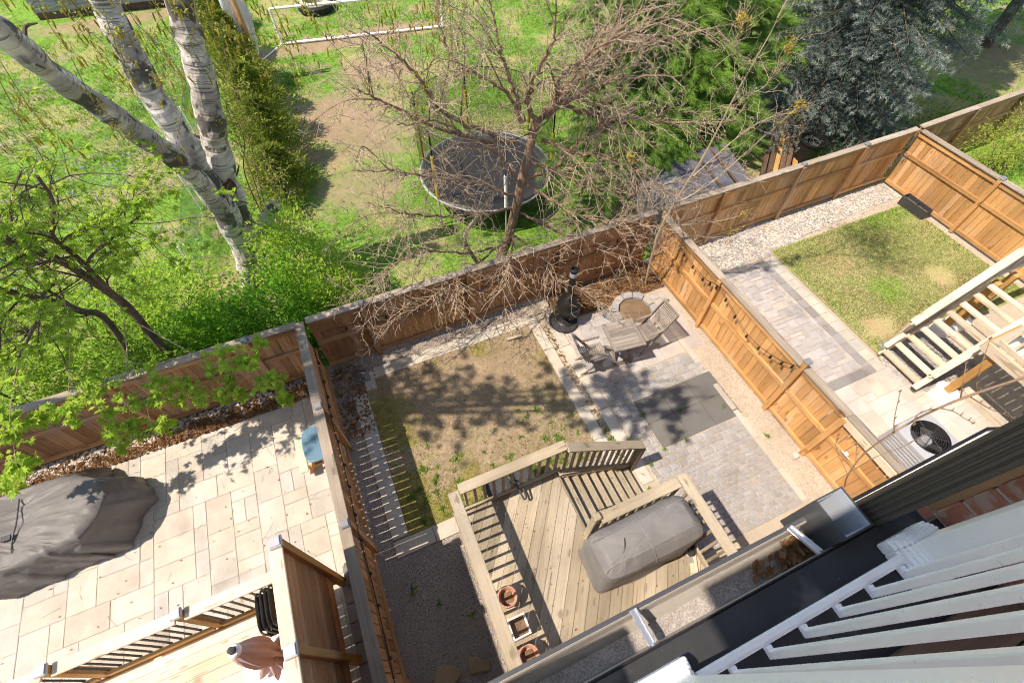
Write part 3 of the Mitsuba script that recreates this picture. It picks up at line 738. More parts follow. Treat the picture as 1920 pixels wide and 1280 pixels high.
def chair(label, loc, a):
    t = thing('folding_chair', label, 'chair', 'slatted wooden chairs at the garden table')
    q = lambda x, y, z: (*(rot([x, y], a) + np.array(loc)), z)       # the sitter looks along +y
    for k in range(11):
        y = -.19 + k * .038
        W(M().bar(q(-.20, y, .425 + .02 * (abs(k - 5) / 5) ** 2), q(.20, y, .425 + .02 * (abs(k - 5) / 5) ** 2), .024, .014, (0, 0, 1), code(4)), 'seat_slat', t)
    for k in range(12):
        z = .50 + k * .036; y = -.22 - .20 * (z - .45) / .43
        W(M().bar(q(-.19, y, z), q(.19, y, z), .014, .024, (0, .3, 1), code(4)), 'back_slat', t)
    for s_ in (-1, 1):
        W(M().bar(q(s_ * .215, -.43, .93), q(s_ * .215, .20, .0), .026, .05, (1, 0, 0), code(4)), 'frame', t)
        W(M().bar(q(s_ * .18, .17, .42), q(s_ * .18, -.30, .0), .026, .045, (1, 0, 0), code(4)), 'leg', t)
        W(M().bar(q(s_ * .215, -.22, .60), q(s_ * .215, .16, .62), .045, .024, (0, 0, 1), code(4)), 'armrest', t)
    W(M().bar(q(-.23, -.425, .93), q(.23, -.425, .93), .03, .06, (0, .4, 1), code(4)), 'top_rail', t)
chair('slatted wooden folding chair on the left of the garden table', (3.55, 4.12), math.radians(-97))
chair('slatted wooden folding chair between the garden table and the orange fence', (4.78, 4.16), math.radians(93))

# ---------------------------------------------------------------- chiminea
t = thing('chiminea', 'black garden chimney stove with a tall flue standing by the brown fence', 'chiminea')
cx, cy = 3.62, 5.34
put(M().lathe([(.0, .0), (.21, .0), (.22, .03), (.19, .05), (.10, .07), (.09, .22), (.16, .25), (.23, .34), (.255, .46), (.24, .58), (.17, .70), (.10, .78), (.085, .82), (.0, .83)], (cx, cy, 0), 28).arrays(), 'm_black', 'firebox', t, smooth=40)
put(M().tube([(cx, cy, .80), (cx, cy, 1.50)], .068, 18).arrays()[:2], 'm_black', 'flue', t, smooth=40)
put(M().lathe([(.071, 0), (.074, .01), (.074, .10), (.071, .11)], (cx, cy, 1.36), 18).arrays(), 'm_greymetal', 'band', t, smooth=40)
put(M().lathe([(.055, 0), (.085, .01), (.085, .05), (.055, .06), (.05, .0)], (cx, cy, 1.50), 18).arrays(), 'm_black', 'flue_cap', t, smooth=40)
m = M()
for k in range(7): m.bar((cx - .10 + k * .033, cy - .262, .36), (cx - .10 + k * .033, cy - .262, .55), .008, .008, (0, 1, 0))
m.box(cx - .12, cx + .12, cy - .270, cy - .255, .345, .36); m.box(cx - .12, cx + .12, cy - .270, cy - .255, .55, .565)
put(m, 'm_darkgrey', 'door', t)
put(M().lathe([(.0, 0), (.26, 0), (.31, .09), (.29, .09), (.24, .03), (0, .03)], (cx - .12, cy - .05, .0), 24).arrays(), 'm_darkgrey', 'ash_pan', t, smooth=30)

# stone ring
t = thing('stone_ring', 'round fire ring of grey stone blocks behind the garden table', 'fire ring')
rc = np.array([5.05, 4.92])
for k in range(11):
    a0, a1 = k * 2 * math.pi / 11 + .02, (k + 1) * 2 * math.pi / 11 - .02
    P = [(rc[0] + r * math.cos(a), rc[1] + r * math.sin(a)) for r, a in ((.36, a0), (.50, a0), (.52, (a0 + a1) / 2), (.50, a1), (.36, a1))]
    put(M().tile(P, 0, .12 + random.uniform(-.012, .012), code(1 if k % 3 else 4, 4 + k % 5), .015, .01), 'm_stone', 'block', t)
put(M().lathe([(.0, .06), (.2, .07), (.355, .04)], (*rc, 0), 20).arrays(), 'm_dirt', 'ash', t)

# ---------------------------------------------------------------- right yard: stair and raised deck
t = thing('raised_deck', 'bleached raised deck with an open stair in the right yard', 'deck')
rd = t
for k in range(9):
    x, z = 9.10 + k * .182, .15 + k * .168
    put(M().bar((x, 1.17, z), (x, 2.02, z), .13, .04, (0, 0, 1), code(3)), 'm_wood', 'tread', t)
for y in (1.18, 2.0):
    put(M().bar((9.02, y, .04), (10.62, y, 1.46), .036, .20, (0, 0, 1), code(3, 6)), 'm_wood', 'stringer', t)
ZR = 1.56
for k in range(22):
    y = -1.9 + k * .142
    x0 = 9.32 if y < 1.08 else 10.62
    put(M().bar((x0, y + .07, ZR), (13.2, y + .07, ZR), .136, .034, (0, 0, 1), code(3)), 'm_wood', 'deck_board', t)
put(M().bar((9.30, -1.9, ZR - .12), (9.30, 1.10, ZR - .12), .036, .20, (0, 0, 1), code(3, 8)), 'm_wood', 'joist', t)
put(M().bar((9.32, 1.10, ZR - .12), (10.6, 1.10, ZR - .12), .036, .20, (0, 0, 1), code(7, 8)), 'm_wood', 'joist', t)
for k, (x, y) in enumerate([(9.42, .84), (11.2, .84), (11.2, 1.95), (10.7, 1.95)]):
    put(M().bar((x, y, .2), (x, y, ZR - .02), .13, .13, (1, 0, 0), code(7, 9), .008), 'm_wood', 'post', t)
    put(M().lathe([(.0, 0), (.20, 0), (.20, .19), (.17, .20), (0, .20)], (x, y, 0), 24).arrays(), 'm_white', 'footing', t, smooth=30)
balustrade((9.18, 2.05, .10), (10.62, 2.05, 1.56), .02, .88, t, 3, nspace=.11)
balustrade((10.62, 2.05, 1.56), (13.2, 2.05, 1.56), .02, .90, t, 3, nspace=.12)
balustrade((9.05, 1.14, .0), (10.55, 1.14, 1.38), .02, .52, t, 3, nspace=.16)
balustrade((9.33, 1.0, 1.56), (9.33, -1.9, 1.56), .02, .80, t, 3, nspace=.14)
put(M().bar((9.02, 2.03, .30), (9.30, 2.03, .57), .09, .035, (0, 0, 1), code(3, 12)), 'm_wood', 'rail_end', t)
put(M().bar((8.86, 1.13, .20), (9.12, 1.13, .44), .10, .035, (0, 0, 1), code(3, 12)), 'm_wood', 'rail_end', t)

# air conditioner
t = thing('air_conditioner', 'white and grey outdoor air conditioner unit with a round fan grille behind the orange fence', 'air conditioner')
ax, ay = 7.72, .26
R = [super_ring(ax, ay, .40, .40, z, 6, 48) for z in (.06, .70)] + [super_ring(ax, ay, .385, .385, .735, 6, 48)]
v, f = loft(R, False)
put((v, f), 'm_greymetal', 'case', t, smooth=35)
put(M().box(ax - .44, ax + .44, ay - .44, ay + .44, .0, .06, code(2, 8)), 'm_stone', 'base_slab', t)
# ring-shaped top: outer squircle to round opening
o = super_ring(ax, ay, .385, .385, .735, 6, 48); a = np.arange(48) * 2 * np.pi / 48
i1 = np.c_[ax + .31 * np.cos(a), ay + .31 * np.sin(a), np.full(48, .755)]; i2 = np.c_[ax + .29 * np.cos(a), ay + .29 * np.sin(a), np.full(48, .60)]
i3 = np.c_[ax + .29 * np.cos(a), ay + .29 * np.sin(a), np.full(48, .35)]
put(loft([o, i1], False), 'm_greymetal', 'top', t, smooth=35)
put(loft([i1, i2, i3], True), 'm_black', 'well', t)
m = M()
for r_ in np.linspace(.05, .30, 8): m.tube([(ax + r_ * math.cos(b), ay + r_ * math.sin(b), .765) for b in np.linspace(0, 2 * math.pi, 41)], .0035, 4)
for k in range(6):
    b = k * math.pi / 3 + .3; m.tube([(ax, ay, .772), (ax + .305 * math.cos(b), ay + .305 * math.sin(b), .768)], .005, 4)
put(m, 'm_darkgrey', 'grille', t)
put(M().lathe([(0, .66), (.085, .66), (.09, .56), (0, .55)], (ax, ay, 0), 20).arrays(), 'm_greymetal', 'motor', t, smooth=30)
for k in range(4):
    b = k * math.pi / 2 + .5
    P = [(.08, -.04, .58), (.27, -.09, .62), (.28, .10, .56), (.08, .05, .55)]
    q = rot(np.array(P), b) + [ax, ay, 0]
    put((q, np.array([[0, 1, 2], [0, 2, 3]])), 'm_darkgrey', 'fan_blade', t)
m = M()
for k in range(8): m.box(ax - .412, ax - .40, ay - .34 , ay + .34, .12 + k * .07, .15 + k * .07)
put(m, 'm_greymetal', 'louvre', t)
put(M().box(ax - .30, ax + .05, ay - .408, ay - .40, .20, .62), 'm_darkgrey', 'control_panel', t)
for k, (u, z, w, h) in enumerate([(-.26, .50, .09, .06), (-.14, .52, .05, .05), (-.26, .40, .05, .05), (-.12, .42, .10, .06)]):
    put(M().box(ax + u, ax + u + w, ay - .412, ay - .408, z, z + h), 'm_paper', 'sticker', t)
# panel lying by the unit
m = M().box(6.70, 7.22, .42, 1.02, .012, .03, 0, .004)
for k in range(5): m.box(6.76 + k * .09, 6.82 + k * .09, .48, .96, .03, .036)
put(m, 'm_greymetal', 'vent_panel', label='pale ribbed panel lying on the pavers beside the air conditioner', cat='panel')

t = thing('planter_box', 'grey rectangular planter box on the grass at the foot of the orange fence', 'planter')
m = M(); x0, x1, y0, y1, h, w = 13.28, 13.52, 4.62, 5.34, .26, .02
m.box(x0, x0 + w, y0, y1, 0.01, h, 0, .004); m.box(x1 - w, x1, y0, y1, 0.01, h, 0, .004); m.box(x0 + w, x1 - w, y0, y0 + w, 0.01, h, 0, .004); m.box(x0 + w, x1 - w, y1 - w, y1, 0.01, h, 0, .004)
m.box(x0 + w, x1 - w, (y0 + y1) / 2 - .01, (y0 + y1) / 2 + .01, .05, h - .04)
put(m, 'm_darkgrey', 'trough', t)
put(M().box(x0 + w, x1 - w, y0 + w, y1 - w, .02, .15), 'm_dirt', 'soil', t)

# ---------------------------------------------------------------- left yard
t = thing('furniture_cover', 'large creased grey tarpaulin draped over garden furniture on the cream patio', 'tarpaulin')
base = np.array([(-9.0, 4.0), (-6.65, 3.98), (-5.57, 3.95), (-4.95, 3.98), (-4.70, 4.30), (-4.58, 4.65), (-4.66, 5.0), (-5.0, 5.25), (-5.5, 5.5), (-6.9, 5.55), (-9.0, 5.5)])
top = np.array([(-9.0, 4.12), (-6.4, 4.0), (-5.55, 3.98), (-5.06, 4.06), (-4.84, 4.28), (-4.76, 4.60), (-4.86, 4.88), (-5.16, 5.06), (-5.6, 5.16), (-6.9, 5.2), (-9.0, 5.2)])
def dense(P, n=220):
    P = np.vstack([P, P[:1]]); L = np.r_[0, np.cumsum(np.linalg.norm(np.diff(P, axis=0), axis=1))]
    s_ = np.linspace(0, L[-1], n, endpoint=False)
    return np.c_[np.interp(s_, L, P[:, 0]), np.interp(s_, L, P[:, 1])]
def smoothring(P, it=3):
    for _ in range(it): P = (np.roll(P, 1, 0) + 2 * P + np.roll(P, -1, 0)) / 4
    return P
B_, T_ = smoothring(dense(base), 4), smoothring(dense(top), 3)
ct = np.array([-6.6, 4.6]); rings = []
ss = np.linspace(0, 1, 220, endpoint=False)
n1, n2 = meshkit.fbm(np.c_[ss * 34, ss * 0, ss * 0], 2, 4), meshkit.noise(np.c_[ss * 11, ss * 0, ss * 0], 6)
fold = (1 - np.abs(2 * n1 - 1) ** .7 - .45) * (.35 + .9 * n2)
for q in np.linspace(0, 1, 13):
    P = B_ * (1 - q) + T_ * q
    nrm = (P - ct); nrm /= np.linalg.norm(nrm, axis=1, keepdims=True)
    bul = .10 * math.sin(math.pi * (1 - q)) * (1 - q)
    P = P + nrm * ((fold * .42 * (1 - q) ** .8)[:, None] + bul * .3)
    z = .80 * q ** .85 + .02 + (fold * .05 * (1 - q))
    rings.append(np.c_[P, z + np.zeros(len(P))])
for q, dz in ((.93, .02), (.80, .035), (.60, .05), (.40, .06), (.2, .065)):
    P = ct * (1 - q) + T_ * q
    P[:, 0] = np.where(np.abs(P[:, 0] + 6.6) < 9, P[:, 0], P[:, 0])
    zz = .82 + dz + (meshkit.fbm(np.c_[P * 2.6, P[:, :1] * 0], 4, 9) - .5) * .10 - .06 * np.exp(-((P[:, 0] + 5.9) / .25) ** 2)
    crease = np.abs(((P[:, 0] * .55 + P[:, 1] * .9) * 2.1) % 1 - .5)
    rings.append(np.c_[P, zz + .03 * crease])
put(creased(loft(rings), .060, 1.9, 8, 1, (1, 1, .45)), 'm_tarp', 'cloth', t, smooth=38)
put(M().tube(curve([(-5.95, 4.02, .72), (-5.90, 4.3, .875), (-5.86, 4.6, .895), (-5.9, 5.0, .86)], 14), .010, 5), 'm_darkgrey', 'seam', t)
put(M().box(-6.02, -5.90, 4.36, 4.44, .90, .915), 'm_darkgrey', 'handle', t)

t = thing('picnic_table', "small child's picnic table with a blue top and mint bench on the cream patio", 'picnic table')
px_, py_ = -1.72, 4.34
o = super_ring(px_, py_, .215, .33, .47, 3.2, 40); o2 = o.copy(); o2[:, 2] = .505; o3 = super_ring(px_, py_, .20, .315, .513, 3.2, 40)
put(loft([o, o2, o3]), 'm_blue', 'top', t, smooth=40)
for s_ in (-1, 1):
    put(M().box(px_ + s_ * .315 - .075, px_ + s_ * .315 + .075, py_ - .33, py_ + .33, .25, .285, 0, .01), 'm_mint', 'bench', t)
for s_ in (-1, 1):
    put(M().bar((px_ - .34, py_ + s_ * .24, .22), (px_ + .34, py_ + s_ * .24, .22), .04, .06, (0, 0, 1), code(7)), 'm_wood', 'bearer', t)
    for q in (-1, 1):
        put(M().bar((px_ + q * .28, py_ + s_ * .24, .0), (px_ + q * .08, py_ + s_ * .24, .47), .05, .05, (0, 1, 0), code(7)), 'm_wood', 'leg', t)
put(M().lathe([(0, .5145), (.012, .5145), (.012, .515), (0, .515)], (px_, py_, 0), 10).arrays(), 'm_black', 'umbrella_hole', t)

# left deck, its railing and privacy screen
t = thing('pine_deck', 'bright pine deck with black metal balusters in the left yard', 'deck')
ld = t; ZL = .85
for k in range(19):
    y = -.62 + k * .142
    put(M().bar((-7.2, y, ZL), (-1.86, y, ZL), .137, .034, (0, 0, 1), code(3, 11 + k % 5)), 'm_wood', 'deck_board', t)
put(M().bar((-7.2, 2.02, ZL - .11), (-1.80, 2.02, ZL - .11), .036, .19, (0, 0, 1), code(7)), 'm_wood', 'joist', t)
for x in (-7.1, -5.92, -4.58, -3.24):
    pk = put(M().bar((x, 2.08, 0), (x, 2.08, ZL + 1.05), .09, .09, (1, 0, 0), code(7), .006), 'm_wood', 'post', t)
    m = M().box(x - .06, x + .06, 2.02, 2.14, ZL + 1.05, ZL + 1.09, 0, .008); m.box(x - .048, x + .048, 2.032, 2.128, ZL + 1.09, ZL + 1.102)
    put(m, 'm_greymetal', 'light_cap', pk)
xs = [-7.1, -5.92, -4.58, -3.24, -1.90]
for a, b in zip(xs[:-1], xs[1:]):
    put(M().bar((a + .05, 2.07, ZL + .98), (b - .05, 2.07, ZL + .98), .14, .038, (0, 0, 1), code(3, 15), .006), 'm_wood', 'top_rail', t)
    put(M().bar((a + .05, 2.04, ZL + .09), (b - .05, 2.04, ZL + .09), .04, .088, (0, 0, 1), code(7)), 'm_wood', 'foot_rail', t)
    n = 11
    for k in range(n):
        x = a + (b - a) * (k + .7) / (n + .4)
        put(M().bar((x, 2.075, ZL + .10), (x, 2.075, ZL + .962), .02, .02, (1, 0, 0)), 'm_black', 'baluster', t)
t = thing('privacy_screen', 'tall screen of horizontal brown boards at the edge of the pine deck', 'privacy screen')
xs_ = -1.80
for k in range(15):
    z = ZL + .12 + k * .128
    put(M().bar((xs_, 2.03, z), (xs_, -.6, z + random.uniform(-.004, .004)), .022, .122, (0, 0, 1), code(5 if k < 20 else 0)), 'm_wood', 'board', t)
for y in (2.06, 1.02, -.02):
    pk = put(M().bar((xs_ + .02, y, .0), (xs_ + .02, y, 2.84), .10, .09, (0, 1, 0), code(7, 6), .006), 'm_wood', 'post', t)
    m = M().box(xs_ - .045, xs_ + .085, y - .065, y + .065, 2.84, 2.885, 0, .008); m.box(xs_ - .03, xs_ + .07, y - .05, y + .05, 2.885, 2.90)
    put(m, 'm_greymetal', 'light_cap', pk)
for a, b in ((2.0, 1.07), (.97, .03)):
    put(M().bar((xs_, a, 2.825), (xs_, b, 2.825), .14, .036, (0, 0, 1), code(3, 13), .006), 'm_wood', 'cap', t)

# retaining blocks and debris in the gap behind the screen
t = thing('block_wall', 'low mossy wall of grey concrete blocks beside the privacy screen', 'block wall')
for k in range(9):
    put(M().box(-1.80, -1.66, 1.74 - k * .26, 1.99 - k * .26, 0, .42, code(8), .01), 'm_stone', 'block', t)
put(M().bar((-1.64, 1.52, .10), (-1.44, 1.34, .12), .12, .10, (0, 0, 1), code(7, 11), .012), 'm_wood', 'timber_log', label='orange timber stub lying in the dark gap beside the divider fence', cat='timber')
g = loft([super_ring(-1.62, 2.10, .11, .17, .02, 4, 40), super_ring(-1.62, 2.10, .115, .175, .35, 4, 40), super_ring(-1.62, 2.10, .10, .16, .52, 4, 40) + (np.random.rand(40, 3) - .5) * .02, super_ring(-1.62, 2.10, .02, .09, .62, 3, 40)])
put(g, 'm_tarp', 'pump_cover', label='small grey covered box between the privacy screen and the divider fence', cat='cover', smooth=50)

# white table, closed umbrella, folded chairs
t = thing('patio_table', 'white rectangular table top on the pine deck, the pink umbrella through it', 'table')
put(M().box(-2.74, -2.02, .35, 1.50, ZL + .70, ZL + .73, 0, .01), 'm_white', 'top', t)
for x in (-2.62, -2.12):
    for y in (.5, 1.38): put(M().box(x - .025, x + .025, y - .025, y + .025, ZL + .0, ZL + .70), 'm_white', 'leg', t)
t = thing('umbrella', 'closed dusty pink umbrella with a white hub standing through the white table', 'umbrella')
ux, uy = -2.28, 1.24; n = 64; a = np.arange(n) * 2 * np.pi / n; rings = []
for z, r, amp in [(2.80, .055, .0), (2.70, .085, .06), (2.50, .115, .15), (2.30, .125, .22), (2.12, .11, .28), (2.02, .075, .2), (1.95, .095, .35), (1.82, .14, .5), (1.70, .16, .6), (1.66, .12, .6)]:
    rr = r * (1 + amp * np.cos(a * 8 + z * 1.5) + amp * .4 * np.cos(a * 5 + 1))
    rings.append(np.c_[ux + rr * np.cos(a), uy + rr * np.sin(a), np.full(n, z) + amp * .06 * np.cos(a * 8)])
put(loft(rings[::-1]), 'm_pink', 'canopy', t, smooth=50)
put(M().tube([(ux, uy, ZL), (ux, uy, 2.86)], .02, 10).arrays()[:2], 'm_capgrey', 'pole', t, smooth=40)
put(M().lathe([(.0, .0), (.06, .0), (.065, .02), (.05, .05), (.0, .06)], (ux, uy, 2.80), 16).arrays(), 'm_white', 'hub', t, smooth=40)
put(M().lathe([(.0, .06), (.035, .06), (.032, .10), (.0, .115)], (ux, uy, 2.80), 14).arrays(), 'm_darkgrey', 'finial', t, smooth=40)
put(M().tube([(ux - .125, uy, 2.0), (ux, uy - .12, 2.0), (ux + .12, uy, 1.99), (ux, uy + .12, 2.0), (ux - .12, uy, 2.0)], .010, 5), 'm_pink', 'tie', t)
def fold_chair(k):
    t = thing('folded_chair', ['black folding chair of the stack nearest the privacy screen', 'second black folding chair of the stack from the privacy screen', 'third black folding chair of the stack from the privacy screen', 'outermost black folding chair of the stack, nearest the white table'][k], 'chair', 'folded chairs in a stack')
    q = lambda u, z: (-2.27 - k * .05 - (1.0 - z) * .10, 1.80 + u * .95 - k * .012, ZL + .02 + z)
    m = M(); m.tube(curve([q(-.22, .0), q(-.22, .5), q(-.22, .9), q(0, .97), q(.22, .9), q(.22, .5), q(.22, .0)], 26), .012, 6); m.tube([q(-.22, .12), q(.22, .12)], .01, 5)
    put(m, 'm_black', 'frame', t)
    m = M().bar(q(0, .28), q(0, .66), .40, .012, (1, 0, .3))
    put(m, 'm_darkgrey', 'seat', t)
    put(M().bar(q(-.2, .82), q(.2, .82), .10, .012, (1, 0, .3)), 'm_darkgrey', 'backrest', t)
for k in range(4): fold_chair(k)

# ---------------------------------------------------------------- the house: gutter, flat roof edge, balcony railing, brick return
t = thing('gutter', 'grey eaves gutter full of grit and dead leaves along the flat roof', 'gutter')
GX0, GX1 = -3.2, 1.335
prof = [(-.108, 6.20), (-.108, 6.055), (-.045, 6.04), (-.008, 6.06), (.006, 6.10), (.010, 6.135), (.026, 6.142), (.027, 6.152), (.010, 6.153), (.004, 6.145)]
def extrude_x(prof, x0, x1):
    P = np.array(prof); n = len(P)
    v = np.vstack([np.c_[np.full(n, x0), P], np.c_[np.full(n, x1), P]])
    f = [(k, k + 1, n + k + 1, n + k) for k in range(n - 1)]
    return M().add(v, f)
put(extrude_x(prof, GX0, GX1), 'm_gutter', 'trough', t)
put(extrude_x([(.0275, 6.158), (.0275, 6.05), (.02, 6.02)], GX0, GX1), 'm_gutterdark', 'front', t)
put(extrude_x([(.012, 6.158), (.0275, 6.1585)], GX0, GX1), 'm_gutterdark', 'lip', t)
put(grid(GX0, 1.30, -.106, -.046, 6.062, .015, .008, 12, .01), 'm_grit', 'grit', t)
def hanger(x, tilt=.0):
    m = M()
    m.bar((x, .018, 6.162), (x + tilt, -.105, 6.185), .030, .004, (0, 0, 1)); m.bar((x - .011, .018, 6.167), (x - .011 + tilt, -.104, 6.190), .006, .008, (0, 0, 1)); m.bar((x + .011, .018, 6.167), (x + .011 + tilt, -.104, 6.190), .006, .008, (0, 0, 1))
    m.tube([(x + tilt * .8, -.10, 6.192), (x + tilt, -.125, 6.196)], .006, 6)
    put(m, 'm_galv', 'hanger', t)
hanger(.505, .0); hanger(1.245, .03); hanger(-.25)
# dead leaves in the gutter
def curled_leaves(n, area, size, seed, pal=10, lift=.03):
    r = np.random.default_rng(seed); m = M()
    for _ in range(n):
        x, y, z = area(r); L = size * r.uniform(.6, 1.3); w = L * r.uniform(.4, .7)
        a = r.uniform(0, 6.28); c_ = r.uniform(.2, .6) * L; ti = r.normal(0, .35, 2)
        u = np.array([-.5, -.25, 0, .25, .5]); P = []
        wid = np.array([.06, .8, 1, .7, .05]) * w / 2
        for k in range(5):
            for s_ in (-1, 0, 1):
                P.append((u[k] * L, s_ * wid[k], c_ * (abs(s_) * .5 + (u[k] * 2) ** 2 * .3) + ti[0] * u[k] * L + ti[1] * s_ * wid[k]))
        P = rot(np.array(P), a) + [x, y, z + lift * r.uniform(.2, 1)]
        f = [(k * 3 + s_, k * 3 + s_ + 1, k * 3 + s_ + 4, k * 3 + s_ + 3) for k in range(4) for s_ in (0, 1)]
        m.add(P, f, np.c_[np.zeros(15), np.full(15, code(pal, r.integers(16)))])
    return m
put(curled_leaves(80, lambda r: (1.32 - abs(r.normal(0, .11)), r.uniform(-.10, -.02), 6.066), .042, 3, 10, .03), 'm_leaf', 'dead_leaves', kind='stuff', label='curled brown dead leaves lying in the gutter by the rainwater head')

t = thing('rainwater_head', 'black open rainwater head with a round outlet at the end of the gutter', 'rainwater head')
x0, x1, y0, y1, zb, zt, w = 1.337, 1.475, -.106, .058, 5.98, 6.285, .006
m = M(); m.box(x0, x0 + w, y0, y1, zb, zt); m.box(x0 + w, x1 - w, y1 - w, y1, zb, zt); m.box(x0 + w, x1 - w, y0, y0 + w, zb, zt); m.box(x1 - w, x1, y0, y1, zb, zt)
put(m, 'm_gutterdark', 'box', t)
m = M(); m.box(x0 + w + .001, x0 + w + .003, y0 + w, y1 - w, zb + .01, zt - .004); m.box(x1 - w - .003, x1 - w - .001, y0 + w, y1 - w, zb + .01, zt - .004)
m.box(x0 + .011, x1 - .011, y0 + w + .001, y0 + w + .003, zb + .01, zt - .004); m.box(x0 + .011, x1 - .011, y1 - w - .003, y1 - w - .001, zb + .01, zt - .004)
m.box(x0 + w, x1 - w, y0 + w, y1 - w, zb, zb + .006)
put(m, 'm_boxin', 'lining', t)
cxh, cyh = 1.405, -.02
put(M().lathe([(.030, .0), (.044, .0), (.046, .012), (.032, .014)], (cxh, cyh, zb + .008), 28).arrays(), 'm_gutter', 'outlet_ring', t, smooth=30)
put(M().lathe([(.0, .0), (.031, .0)], (cxh, cyh, zb + .009), 24).arrays(), 'm_slate', 'outlet', t)

t = thing('downspout', 'brown ribbed downspout running down past the rainwater head', 'downspout')
prof = []; y0, y1, X0, X1 = -.118, -.012, 1.515, 1.595
n = 33
for k in range(n):
    q = k / (n - 1); y = y1 + (y0 - y1) * q
    prof.append((X0 + .006 * (math.cos(q * 5 * 2 * math.pi) > .2), y))
prof += [(X1, y0), (X1, y1), prof[0]]
P = np.array(prof); nn_ = len(P); v = np.vstack([np.c_[P, np.full(nn_, 6.16)], np.c_[P, np.full(nn_, 8.6)]])
put((v, np.array([(k, k + 1, nn_ + k + 1, nn_ + k) for k in range(nn_ - 1)])), 'm_brownmetal', 'pipe', t)
put(M().box(X0 - .008, X1 + .006, y0 - .008, y1 + .008, 7.02, 7.07, 0, .003), 'm_brownmetal', 'collar', t)

t = thing('bare_vine', 'bare reddish vine shoot rising from behind the rainwater head', 'vine')
def pxl(path):
    return path
V = [(1.936, 0.067, 5.700), (1.882, 0.101, 5.850), (1.904, 0.141, 6.000), (1.933, 0.153, 6.150), (1.991, 0.154, 6.250), (2.031, 0.147, 6.350), (2.112, 0.138, 6.400), (2.196, 0.122, 6.450), (2.382, 0.091, 6.500)]
m = M().tube(curve(V, 40), np.linspace(.0034, .0058, len(curve(V, 40))), 7, code(3, 8))
for side in ([(1.878, 0.107, 5.900), (2.122, 0.119, 5.800), (2.201, 0.100, 5.900), (2.266, 0.096, 6.000)], [(1.882, 0.101, 5.850), (1.889, 0.223, 5.900), (1.873, 0.266, 6.000)], [(1.880, 0.126, 5.950), (1.901, 0.178, 6.000), (1.896, 0.195, 6.020)],
             [(1.939, 0.148, 6.200), (1.897, 0.190, 6.300), (1.927, 0.266, 6.400)], [(2.129, 0.137, 6.400), (2.080, 0.174, 6.500), (2.122, 0.233, 6.550)], [(2.187, 0.127, 6.430), (2.141, 0.161, 6.500), (2.086, 0.187, 6.600), (2.114, 0.254, 6.700)],
             [(2.074, 0.142, 6.350), (2.168, 0.110, 6.300), (2.181, 0.068, 6.300), (2.195, 0.040, 6.300)], [(2.074, 0.142, 6.350), (1.946, 0.156, 6.400), (1.882, 0.151, 6.400), (1.852, 0.130, 6.400)], [(2.178, 0.127, 6.400), (2.324, 0.062, 6.300), (2.440, -0.012, 6.250)]):
    c_ = curve(side, 12); m.tube(c_, np.linspace(.0026, .0015, len(c_)), 5, code(3, 5))
    for k in range(3, len(c_), 3): m.tube([c_[k], c_[k] + [.012, .004, .012]], [.003, .001], 4, code(3, 2))
    m.tube([c_[-1] - [0, 0, .006], c_[-1] + [0, 0, .008]], [.004, .003], 5, code(3, 2))
put(m, 'm_bark', 'stem', t)

t = thing('white_gutter', 'white gutter with a black rim and a paper label on the neighbouring eaves', 'gutter')
zn = 4.9; A_, B_, C_ = np.array([1.8, -.005]), np.array([3.86, -.005]), np.array([4.9, -.42])
def channel(P, Q, mP, mQ):
    d = (Q - P) / np.linalg.norm(Q - P); nrm = np.array([d[1], -d[0]])
    rows = [(0, .0), (.012, -.09), (.05, -.10), (.115, -.10), (.12, .0)]
    out = M()
    v = [];
    for p, mt in ((P, mP), (Q, mQ)):
        for o, z in rows: v.append((*(p + nrm * o + d * mt * o), zn + z))
    f = [(k, k + 1, 6 + k, 5 + k) for k in range(4)]
    return out.add(v, f)
tn = math.tan(math.radians(11))
put(channel(A_, B_, 0, -tn), 'm_white', 'trough', t); put(channel(B_, C_, tn, 0), 'm_white', 'trough', t)
put(M().bar((*A_, zn + .004), (*(B_ + [.004, 0]), zn + .004), .022, .02, (0, 0, 1)), 'm_black', 'rim', t); put(M().bar((*B_, zn + .004), (*C_, zn + .004), .022, .02, (0, 0, 1)), 'm_black', 'rim', t)
put(M().box(3.62, 3.74, -.095, -.045, zn - .0985, zn - .097), 'm_paper', 'label', t)
m = M()
for k in range(4): m.box(3.64 + k * .024, 3.655 + k * .024, -.09, -.052, zn - .0968, zn - .0962)
put(m, 'm_greymetal', 'label_print', t)

# flat roof edge with its dark membrane
t = thing('flat_roof', 'black membrane flat roof edge between the gutter and the white balcony railing', 'roof')
put(M().box(-4.2, 1.72, -1.9, -.112, 6.10, 6.235, 0, .006), 'm_membrane', 'membrane', t)
put(M().box(-4.2, 1.72, -.1115, -.1085, 6.06, 6.24), 'm_black', 'drip_edge', t)
put(M().box(1.722, 2.2, -1.9, -.19, 6.10, 6.22), 'm_membrane', 'upstand', t)
fl = thing('balcony_floor', 'dark brown boards of the balcony floor seen between the white balusters', 'floor')
for k in range(9):
    put(M().bar((.30, -.52 - k * .15, 6.262), (1.745, -.52 - k * .15, 6.262), .143, .026, (0, 0, 1), code(6)), 'm_wood', 'board', fl)

